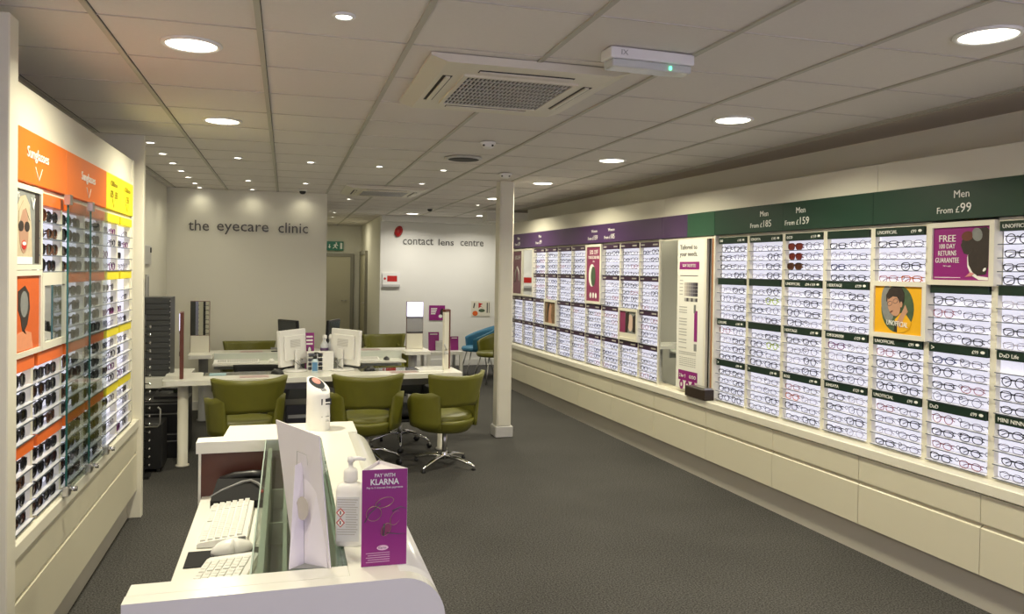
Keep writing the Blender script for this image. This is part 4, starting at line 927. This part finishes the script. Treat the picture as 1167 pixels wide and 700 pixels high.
# ---------------------------------------------------------------- olive chairs
def chair(label, loc, rz, base, m=M_olive, group='olive swivel chairs at the desks', dark=False):
    t = thing('swivel_chair', label, 'chair', loc, rz, group)
    if dark: t.scale = (1, 1, .84)
    # cushion
    q = MB(); n = 32
    def sup(w, d, z, e=2.6, cy=.02):
        o = []
        for i in range(n):
            a = 2*PI*i/n; c, s_ = math.cos(a), math.sin(a); o.append((math.copysign(abs(c)**(2/e), c)*w, cy+math.copysign(abs(s_)**(2/e), s_)*d, z))
        return o
    prof = [(.20, .385), (.228, .395), (.236, .425), (.232, .448), (.215, .462), (.17, .468), (.09, .463), (.01, .460)]
    R = [[q.bm.verts.new(p) for p in sup(w, w, z)] for w, z in prof]
    fs = [q.bm.faces.new((a[k], a[(k+1) % n], b[(k+1) % n], b[k])) for a, b in zip(R, R[1:]) for k in range(n)]
    q._fin(fs, None, True); q._fin([q.bm.faces.new(R[0][::-1]), q.bm.faces.new(R[-1])], None, True); q.build('seat', m, t)
    # shell bowl under and around the seat
    q = MB()
    def bowl(u, v):
        a = PI+(u*2-1)*PI*.80; r = .262-.05*(1-v)**2; x = r*math.sin(a)*1.0; y = .02+r*math.cos(a)
        z = .335+.105*v - .02*(1-abs(u*2-1)); return Vector((x, y, z)), Vector((x, y-.02, -.04)).normalized()
    q.grid(bowl, 30, 4, .022)
    def under(u, v):
        a = u*2*PI; r = .04+.18*v; return Vector((r*math.sin(a), .02+r*math.cos(a), .318+.025*v**2)), Vector((0, 0, 1))
    q.grid(under, 24, 2, .03); q.build('seat_shell', m, t)
    for sg in (-1, 1):
        q = MB()
        def arm(u, v, sg=sg):
            a = math.radians(50+u*90)   # from the front quarter to the back corner
            r = .272+.02*v; x = sg*r*math.sin(a)*(1.0+.02*v); y = .02+r*math.cos(a)*1.02
            zt = .50+.15*min(1, u*2.4)**.8+.03*max(0, u-.6)*2; z = .36+(zt-.36)*v
            if u > .72: zt += (u-.72)/.28*.02; z = .36+(zt-.36)*v
            return Vector((x, y, z)), Vector((sg*math.sin(a), math.cos(a), 0))
        q.grid(arm, 16, 6, .034); q.build('armrest', m, t)
    q = MB()
    def back(u, v):
        a = math.radians(180+(u*2-1)*52); rec = .055*v; r = .295+rec
        x = r*math.sin(a)*(1+.05*v)*.98; y = .02+r*math.cos(a)*.98 + .045*abs(u*2-1)**2*(1-.3*v)
        e = abs(u*2-1); z = .560+.250*v + .016*e*e*v - .012*(1-e*e)*0 - (.02*(1-v))*e
        return Vector((x, y, z)), Vector((math.sin(a), math.cos(a), -.15)).normalized()
    q.grid(back, 22, 8, .034); q.build('backrest', m, t)
    q = MB(); q.lathe([(.022, .10), (.022, .32)], 14); q.lathe([(.05, .30), (.06, .318), (.0, .32)], 14); q.build('gas_column', M_steel, t)
    if base == 'star':
        for k in range(4):
            a = k*PI/2+.35; d = Vector((math.cos(a), math.sin(a), 0)); q = MB()
            q.tube([d*.02+Vector((0, 0, .085)), d*.15+Vector((0, 0, .075)), d*.29+Vector((0, 0, .040)), d*.31+Vector((0, 0, .028))], [.022, .018, .013, .010], 8); lg = q.build('base_arm', M_chrome, t)
            q = MB(); q.lathe([(.018, 0), (.020, .006), (.016, .022), (.006, .03)], 12, c=(d.x*.30, d.y*.30, 0)); q.build('glide', M_black, lg)
        q = MB(); q.lathe([(.032, .06), (.034, .10), (.026, .12), (.024, .13)], 14); q.build('hub', M_chrome, t)
    else:
        for k in range(5):
            a = k*2*PI/5+.2; d = Vector((math.cos(a), math.sin(a), 0)); q = MB()
            q.tube([d*.02+Vector((0, 0, .16)), d*.12+Vector((0, 0, .155)), d*.25+Vector((0, 0, .11)), d*.29+Vector((0, 0, .075))], [.018, .015, .012, .010], 8); lg = q.build('base_arm', M_chrome, t)
            q = MB(); q.lathe([(.0, -.012), (.028, -.012), (.030, -.006), (.030, .006), (.028, .012), (0, .012)], 16, X=Matrix.Translation(d*.29+Vector((0, 0, .0305))) @ Matrix.Rotation(a+.8, 4, 'Z') @ Matrix.Rotation(PI/2, 4, 'Y')); q.build('caster', M_black, lg)
        q = MB(); q.lathe([(.03, .13), (.032, .17), (.024, .18)], 14); q.build('hub', M_chrome, t)
    return t
chair('olive swivel chair at the left of the front desk', (-.30, 6.64, 0), .22, 'caster')
chair('olive swivel chair at the middle of the front desk', (.67, 6.66, 0), -.05, 'caster')
chair('olive swivel chair on a four-armed chrome base, right of the front desk', (1.335, 6.62, 0), .42, 'star')
chair('black swivel chair tucked behind the rightmost olive chair', (1.06, 7.42, 0), PI, 'caster', M_blackm, 'black operator chairs', dark=True)
chair('black swivel chair behind the left of the front desk', (-.25, 8.15, 0), PI-.2, 'caster', M_blackm, 'black operator chairs', dark=True)
chair('olive chair behind the left of the rear desk, back to the clinic wall', (-.40, 9.42, 0), PI, 'caster', group='olive chairs behind the rear desk')
chair('olive chair behind the right end of the rear desk', (1.28, 10.25, 0), PI+.1, 'star', group='olive chairs behind the rear desk')

# ---------------------------------------------------------------- front desk
DR = .0576
t = thing('front_desk', 'long white desk with rounded ends in front of the olive chairs', 'desk', (.312, 7.02, 0), DR)
def rpoly(x0, x1, y0, y1, r=.05):
    o = []
    for cx, cy, a0 in ((x1-r, y0+r, -PI/2), (x1-r, y1-r, 0), (x0+r, y1-r, PI/2), (x0+r, y0+r, PI)):
        o += [(cx+r*math.cos(a0+i*PI/10), cy+r*math.sin(a0+i*PI/10)) for i in range(6)]
    return o
q = MB(); q.prism(rpoly(-1.285, 1.285, -.02, .25), .698, .74, 'z'); q.prism(rpoly(-1.285, -.98, .10, .52), .699, .7395, 'z'); q.prism(rpoly(.93, 1.285, .10, .52), .699, .7395, 'z'); q.prism(rpoly(-.33, .38, .10, .52), .699, .7395, 'z'); q.build('desk_top', M_white, t)
q = MB(); q.box(-.98, -.33, .25, .50, .728, .738); q.box(.38, .93, .25, .50, .728, .738); q.build('glass_inset', M_glass, t)
for x, y in ((-1.13, .13), (1.13, .15)):
    q = MB(); q.lathe([(.055, 0), (.055, .012), (.042, .016), (.042, .698)], 20, c=(x, y, 0)); q.build('leg', M_lgrey if y > .2 else M_cream, t)
q = MB(); q.box(-.95, 1.05, .26, .285, .60, .698); q.build('apron', M_grey, t)
q = MB(); q.box(-.05, .0, .30, .50, 0, .698); q.box(.33, .35, .28, .50, 0, .698); q.build('centre_pedestal', M_dgrey, t)
for x in (-.98, -.42):
    bx('socket_box', (x, x+.07, .24, .262, .56, .66), M_white, t)
def D(x, y, z=.74): c, s_ = math.cos(DR), math.sin(DR); return (.312+x*c-y*s_, 7.02+x*s_+y*c, z)
for x, lb in ((-.18, 'left black computer tower under the front desk'), (.14, 'right black computer tower under the front desk')):
    t = thing('computer_tower', lb, 'computer', D(x, .34, .05), DR, 'computer towers under the desk'); q = MB(); q.box(-.11, .11, -.16, .16, 0, .42, bev=.006); q.build('case', M_black, t); q = MB(); q.box(-.09, .09, -.163, -.16, .30, .33); q.build('drive_slot', M_grey, t)
    q = MB(); q.box(-.11, .11, -.15, .15, -.05, 0); q.build('stand', M_dgrey, t)
# post with wood edge
def post(lb, loc, rz, w, front, side):
    t = thing('mirror_post', lb, 'mirror', loc, rz); q = MB(); q.box(-w/2, w/2, 0, .03, 0, .56, bev=.002); q.build('panel', front, t)
    q = MB(); q.box(w/2, w/2+.012, -.01, .035, 0, .565); q.build('wood_edge', M_wood, t)
    if side is not None: q = MB(); q.box(-w/2+.004, w/2-.004, .030, .034, .19, .55); q.build('mirror_glass', M_mirror, t)
t = thing('mirror_post', 'thin red-brown mirror post on the left of the front desk', 'mirror', (-.845, 7.15, .741), 1.67)
q = MB(); q.box(-.10, .10, -.016, .014, 0, .56, bev=.003); q.build('wood_board', M_wood, t); q = MB(); q.box(-.085, .085, .014, .018, .19, .55); q.build('mirror_glass', M_mirror, t)
t = thing('mirror_post', 'tall white post with a red-brown wooden edge on the right of the front desk', 'mirror', (1.475, 7.33, .741), .95)
q = MB(); q.box(-.05, .05, -.012, .010, 0, .55); q.build('panel', M_cream, t); q = MB(); q.box(.05, .068, -.02, .02, 0, .57, bev=.003); q.box(-.05, .05, -.016, .014, .55, .575, bev=.003); q.build('wood_edge', M_wood, t)
q = MB(); q.tube([(-.02, -.02, .19), (-.06, -.03, .21), (-.07, -.02, .25)], .008, 6); q.lathe([(.0, .0), (.022, .0), (.022, .03), (0, .03)], 12, c=(-.05, -.03, .15)); q.build('clip', M_lgrey, t)
# monitors, back to the camera
def monitor(lb, loc, rz, back=True, w=.42, h=.33, tilt=.06):
    t = thing('monitor', lb, 'monitor', loc, rz); X = Matrix.Translation((0, 0, .05)) @ Matrix.Rotation(-tilt, 4, 'X')
    hm = M_wplastic if back else M_black
    q = MB(); q.box(-w/2, w/2, -.012, .022, 0, h, bev=.008, seg=2, X=X); q.box(-w/2+.05, w/2-.05, -.032, -.012, .05, h-.05, bev=.008, X=X); q.build('housing', hm, t)
    q = MB(); q.box(-w/2+.015, w/2-.015, .022, .0235, .015, h-.015, X=X); q.build('screen', M_screen, t)
    q = MB()
    for i in range(6): q.box(-.08, .08, -.0335, -.032, h-.10-.012*i, h-.094-.012*i, X=X)
    q.build('vent', M_lgrey if back else M_grey, t)
    q = MB(); q.box(-.035, .035, -.055, -.034, .0, .20, bev=.004); q.lathe([(.11, 0), (.11, .008), (.10, .014), (0, .016)], 24, c=(0, -.02, 0)); q.build('stand', hm, t)
    if back:
        q = MB()
        for i in range(4): q.tube([(-.06+.03*i, -.036, .11), (-.05+.03*i, -.07, .08+.01*i), (.0, -.075, .05), (.02*i, -.06, .02)], .003, 5)
        q.build('cables', M_grey, t)
monitor('white monitor seen from behind, on the left of the desk centre', (.075, 7.44, .741), .98)
monitor('white monitor seen from behind, on the right of the desk centre', (.535, 7.45, .741), -.98)
t = thing('desk_organiser', 'white slotted desk organiser between the two white monitors', 'organiser', (.315, 7.46, .741), DR)
q = MB(); q.box(-.15, -.145, -.06, .08, 0, .17); q.box(.145, .15, -.06, .08, 0, .17); q.box(-.15, .15, .075, .08, 0, .17)
for z in (0, .04, .08, .12, .165): q.box(-.145, .145, -.055, .075, z, z+.005)
q.box(-.04, -.035, -.06, .08, 0, .17); q.box(.02, .145, -.062, -.056, .0, .165); q.build('frame', M_wplastic, t); t.scale = (.78, 1, 1)
pump_bottle('small clear pump bottle with blue label and black pump on the front desk', D(-.03, .30), -.1, s=.95, bodym=M_lensw if False else mat('clear gel', (.55, .66, .72), .2, noise=.05), capm=M_black, lab=M_bluelab, bw=.030, bd=.022, bh=.125, plain=True)
def leafstand(lb, loc, rz, w, h, m=M_magenta, cat='leaflet', lines=2, fig=True):
    t = thing('leaflet_stand', lb, cat, loc, rz); q = MB(); q.box(-w/2, w/2, -.002, .002, 0, h, X=Matrix.Rotation(-.12, 4, 'X')); q.box(-w/2, w/2, -.01, .05, 0, .003); q.build('card', m, t)
    X = Matrix.Rotation(-.12, 4, 'X'); q = MB()
    for i in range(lines): q.box(-w*.35, w*.35, -.003, -.002, h*(.86-.10*i), h*(.91-.10*i), X=X)
    q.build('text_lines', M_letter if m != M_letter else M_ink, t)
    if fig: q = MB(); q.prism(ell(0, h*.4, w*.3, h*.22, 12), -.003, -.002, 'y', X=X); q.build('figure_print', M_hair, t); q = MB(); q.prism(ell(.0, h*.5, w*.16, h*.10, 12), -.004, -.003, 'y', X=X); q.build('white_print', M_letter, t)
leafstand('purple leaflet standing behind the two white monitors', (.225, 7.62, .741), .05, .085, .335, lines=3)
t = thing('spray_bottle', 'spray bottle with a dark purple label between the white monitors', 'bottle', (.36, 7.60, .741), .2)
q = MB(); q.lathe([(.036, 0), (.038, .01), (.038, .20), (.030, .235), (.014, .26), (.014, .28)], 18); q.build('body', mat('clear plastic', (.60, .62, .64), .2, noise=.04), t)
q = MB(); q.lathe([(.0388, .12), (.0388, .235-.04)], 18); q.build('label', M_purple, t); q = MB(); q.box(-.016, .016, -.03, .02, .28, .315, bev=.004); q.tube([(0, -.02, .295), (0, -.045, .29)], .006, 6); q.tube([(0, -.01, .28), (0, -.03, .25)], .004, 6); q.build('trigger', M_wplastic, t)
t = thing('spray_bottle', 'clear bottle with a white round cap beside the purple-labelled bottle', 'bottle', (.42, 7.66, .741), -.4)
q = MB(); q.lathe([(.030, 0), (.032, .01), (.032, .21), (.012, .25), (.012, .27)], 16); q.build('body', MATS['clear plastic'], t); q = MB(); q.lathe([(.016, .27), (.018, .275), (.018, .30), (.01, .315), (0, .318)], 14); q.build('cap', M_wplastic, t)
t = thing('desk_mat', 'pinkish paper mat on the left of the front desk', 'paper', D(-.56, .12), DR); bx('sheet', (-.12, .12, -.07, .07, 0, .003), mat('mauve paper', (.42, .31, .30), .6, noise=.3, nscale=40), t)
t = thing('desk_mat', 'pinkish paper mat on the right of the front desk', 'paper', D(.78, .14), DR); bx('sheet', (-.15, .10, -.06, .06, 0, .003), MATS['mauve paper'], t)
t = thing('paper_pad', 'pale blue pad on the left of the front desk', 'paper', D(-.86, .30, .742), DR); bx('sheet', (-.07, .07, -.06, .06, 0, .008), mat('pale blue paper', (.30, .45, .50), .6, noise=.1), t)
t = thing('paper_pad', 'white note pad near the right-hand mat on the front desk', 'paper', D(1.02, .12, .742), DR); bx('sheet', (-.13, .10, -.05, .05, 0, .004), M_letter, t)
mouse(D(-.36, .26), .8, 'black and silver mouse left of the white monitors on the front desk', M_black, 1.2)
mouse(D(.47, .32), -.8, 'black mouse right of the white monitors on the front desk', M_black, 1.1)

# ---------------------------------------------------------------- rear desk
t = thing('rear_desk', 'white rear desk with lowered work trays in front of the clinic wall', 'desk', (.312, 9.20, 0), .03)
q = MB(); q.prism(rpoly(-1.315, 1.315, -.08, .22, .03), .70, .74, 'z'); q.prism(rpoly(-1.315, -1.07, -.28, .22, .03), .701, .7395, 'z'); q.prism(rpoly(1.02, 1.315, -.28, .22, .03), .701, .7395, 'z'); q.build('desk_top', M_white, t)
q = MB(); q.box(-1.06, -.36, -.40, -.085, .632, .65); q.box(.22, 1.0, -.40, -.085, .632, .65); q.build('work_tray', M_white, t)
q = MB(); q.box(-1.06, -.36, -.095, -.082, .56, .735); q.box(.22, 1.0, -.095, -.082, .56, .735); q.build('screen_panel', mat('frosted panel', (.62, .66, .60), .3, noise=.03), t)
for x in (-1.17, 1.14):
    q = MB(); q.lathe([(.065, 0), (.065, .012), (.05, .016), (.05, .70)], 20, c=(x, -.05, 0)); q.build('leg', M_grey if x < 0 else M_lgrey, t)
q = MB(); q.box(-.30, .15, -.05, .18, 0, .70); q.build('centre_pedestal', M_dgrey, t)
t = keyboard((-.50, 8.91, .652), PI/2+.03, 'white keyboard on the tray of the rear desk', L=.46)
mouse((-.14, 8.95, .652), 0, 'pale mouse beside the keyboard on the rear desk tray', M_wplastic)
keyboard((.83, 8.95, .652), PI/2+.03, 'white keyboard on the right tray of the rear desk', L=.40)
mouse((1.12, 8.98, .652), 0, 'black mouse on the right tray of the rear desk', M_black)
def dmirror(lb, x0, x1, y):
    t = thing('desk_mirror', lb, 'mirror', ((x0+x1)/2, y, .741), 0); w = x1-x0
    q = MB(); q.box(-w/2, w/2, 0, .03, 0, .565); q.build('back_board', M_wood, t); q = MB(); q.box(-w/2+.004, w/2-.004, -.004, 0, 0, .185); q.build('white_base', M_cream, t); q = MB(); q.box(-w/2+.004, w/2-.004, -.004, 0, .19, .56); q.build('mirror_glass', M_mirror, t)
dmirror('desk mirror on the left end of the rear desk', -1.0, -.80, 9.18); dmirror('desk mirror on the right end of the rear desk', 1.385, 1.585, 9.25)
monitor('dark monitor on the rear desk, seen past the left white monitor', (.05, 9.30, .741), 2.2, False, .36, .30); monitor('dark monitor on the rear desk, seen past the right white monitor', (.52, 9.32, .741), -2.0, False, .36, .30)
t = thing('desk_mat', 'pinkish paper mat on the left of the rear desk', 'paper', (-.36, 9.20, .742), .03); bx('sheet', (-.12, .12, -.06, .06, 0, .003), MATS['mauve paper'], t)
t = thing('desk_mat', 'pinkish paper mat on the right of the rear desk', 'paper', (.95, 9.25, .742), .03); bx('sheet', (-.12, .12, -.06, .06, 0, .003), MATS['mauve paper'], t)
t = thing('stapler', 'black stapler beside the dark monitor on the rear desk', 'stapler', (-.07, 9.16, .742), .3); q = MB(); q.box(-.08, .07, -.018, .018, 0, .010, bev=.002); q.build('base', M_black, t); q = MB(); q.prism([(-.085, .025), (.07, .012), (.07, .03), (-.085, .05)], -.014, .014, 'y'); q.build('arm', M_grey, t)

# ---------------------------------------------------------------- left rear storage
t = thing('side_cabinet', 'low black side cabinet with a white top below the dark tray tower', 'cabinet', (-1.10, 8.15, 0))
q = MB(); q.box(-.225, .225, -.30, .35, .55, .65, bev=.003); q.build('white_top', M_white, t); q = MB(); q.box(-.22, .20, -.28, .34, 0, .55); q.build('carcass', M_black, t)
for z in (.06, .30): bx('drawer', (-.21, .19, -.292, -.28, z, z+.22), M_dgrey, t)
t = thing('tray_tower', 'dark grey tower of stacked frame trays against the left wall', 'rack', (-1.165, 8.1, .651))
q = MB(); q.box(-.12, .125, -.16, .16, 0, .74); q.build('carcass', M_dgrey, t)
for i in range(14): 
    q = MB(); q.box(-.116, .121, -.168, -.16, .008+i*.052, .052+i*.052, bev=.002); tr = q.build('tray', M_dgrey, t)
    q = MB(); q.lathe([(.0, 0), (.007, .002), (.008, .01), (0, .014)], 8, X=Matrix.Translation((.122, -.165, .03+i*.052)) @ Matrix.Rotation(PI/2, 4, 'X')); q.build('knob', M_chrome, tr)
t = thing('frame_rod', 'upright black rod with silver frame pegs beside the left end panel', 'display rod', (-1.055, 6.75, 0))
q = MB(); q.box(-.04, -.012, -.02, .02, 0, 1.30); q.box(-.06, .03, -.06, .06, 0, .02); q.build('post', M_black, t)
for i in range(18):
    q = MB(); q.lathe([(.004, 0), (.004, .03), (.012, .034), (.012, .042), (0, .044)], 8, X=Matrix.Translation((-.012, 0, .10+i*.065)) @ Matrix.Rotation(PI/2, 4, 'Y')); q.build('peg', M_chrome, t)
t = thing('office_phone', 'black telephone on the drawers below the white side top', 'telephone', (-1.0, 7.62, .502)); q = MB(); q.prism([(-.08, 0), (.08, 0), (.08, .05), (-.08, .02)], -.12, .12, 'x'); q.build('base', M_black, t); q = MB(); q.tube([(-.09, 0, .06), (-.06, 0, .075), (.06, 0, .075), (.09, 0, .06)], .014, 8); q.build('handset', M_black, t); q = MB(); q.box(.03, .09, .02, .05, .045, .06); q.build('green_key', M_photog, t)
t = thing('drawer_pedestal', 'black drawer pedestal with thin steel lines beside the left leg of the front desk', 'drawers', (-1.02, 7.62, 0))
q = MB(); q.box(-.20, .19, -.22, .20, 0, .50); q.build('carcass', M_black, t)
for z0, z1 in ((.02, .16), (.17, .22), (.23, .40), (.41, .49)):
    q = MB(); q.box(-.19, .18, -.232, -.22, z0, z1); dd = q.build('drawer', M_black, t); q = MB(); q.box(-.15, .15, -.238, -.232, z1-.012, z1-.006); q.build('pull', M_grey, dd)
t = thing('trolley', 'small black trolley with a bent steel handle in the left corner', 'trolley', (-1.09, 7.05, 0))
q = MB(); q.box(-.13, .13, -.16, .14, .03, .40, bev=.006); q.build('box', M_black, t)
q = MB(); q.tube([(-.12, -.17, .38), (.10, -.17, .38), (.12, -.17, .40), (.12, -.17, .52), (.10, -.17, .54)], .007, 6); q.build('handle', M_steel, t)
for x in (-.10, .10):
    for y in (-.12, .10): q = MB(); q.lathe([(0, -.01), (.028, -.01), (.028, .01), (0, .01)], 12, X=Matrix.Translation((x, y, .0285)) @ Matrix.Rotation(PI/2, 4, 'Y')); q.build('wheel', M_dgrey, t)

# ---------------------------------------------------------------- contact lens area
t = thing('low_table', 'low white square table by the contact lens wall', 'table', (2.40, 12.25, 0), .04)
q = MB(); q.box(-.29, .29, -.27, .27, .355, .405, bev=.003); q.build('table_top', M_white, t)
for x in (-.26, .26):
    for y in (-.24, .24): bx('leg', (x-.025, x+.025, y-.025, y+.025, 0, .355), M_white, t)
leafstand('tall purple leaflet on the left of the low white table', (2.27, 12.22, .406), 0, .17, .29, lines=1, fig=False); leafstand('white framed card in front of the purple leaflet on the low table', (2.345, 12.12, .406), .1, .13, .16, m=M_lgrey, lines=1, fig=False); leafstand('small purple leaflet on the right of the low white table', (2.60, 12.2, .406), 0, .13, .22, lines=1, fig=False)
def tubchair(lb, loc, rz, m):
    t = thing('tub_chair', lb, 'chair', loc, rz); q = MB()
    def bk(u, v):
        a = math.radians(180+(u*2-1)*118); e = abs(u*2-1); r = .27+.03*v; zt = .80-.20*e**1.5
        return Vector((r*math.sin(a), r*math.cos(a), .42+(zt-.42)*v)), Vector((math.sin(a), math.cos(a), 0))
    q.grid(bk, 24, 5, .03); q.build('back_shell', m, t)
    q = MB(); q.lathe([(.10, .395), (.245, .40), (.262, .43), (.25, .465), (.15, .475), (0, .472)], 24); q.build('seat', m, t)
    for x in (-1, 1):
        for y in (-1, 1): q = MB(); q.tube([(x*.14, y*.14, .40), (x*.23, y*.23, .004)], .010, 6); q.build('leg', M_steel, t)
tubchair('blue tub chair half hidden behind the pillar', (2.97, 12.15, 0), PI/2, M_blue)
tubchair('olive tub chair in front of the blue one, half hidden by the pillar', (3.02, 11.35, 0), PI/2+.2, M_olive)

# ---------------------------------------------------------------- world, camera, render look
wd = bpy.data.worlds.new('daylight'); S.world = wd; wd.use_nodes = True
wd.node_tree.nodes['Background'].inputs[0].default_value = (.80, .74, 1.0, 1); wd.node_tree.nodes['Background'].inputs[1].default_value = 2.4
f, yaw, pit, rol, cy = 888.68, .2824, -.0149, .0155, 321.154
fw = Vector((math.sin(yaw)*math.cos(pit), math.cos(yaw)*math.cos(pit), math.sin(pit))); rt = Vector((math.cos(yaw), -math.sin(yaw), 0)); up = rt.cross(fw)
r2 = rt*math.cos(rol)+up*math.sin(rol); u2 = -rt*math.sin(rol)+up*math.cos(rol)
cam = bpy.data.cameras.new('camera'); co = bpy.data.objects.new('camera', cam); COL.objects.link(co)
cam.sensor_width = 36; cam.sensor_fit = 'HORIZONTAL'; cam.lens = f/1167*36; cam.shift_y = -(350-cy)/1167; cam.clip_start = .02
M = Matrix((r2, u2, -fw)).transposed().to_4x4(); M.translation = (0, 0, 1.70); co.matrix_world = M
S.camera = co
S.view_settings.view_transform = 'Standard'; S.view_settings.look = 'None'; S.view_settings.gamma = 1; S.view_settings.use_curve_mapping = False
S.view_settings.exposure = .38
S.cycles.use_denoising = True; S.cycles.max_bounces = 8; S.cycles.transparent_max_bounces = 24; S.cycles.sample_clamp_indirect = 6; S.cycles.caustics_reflective = False; S.cycles.caustics_refractive = False
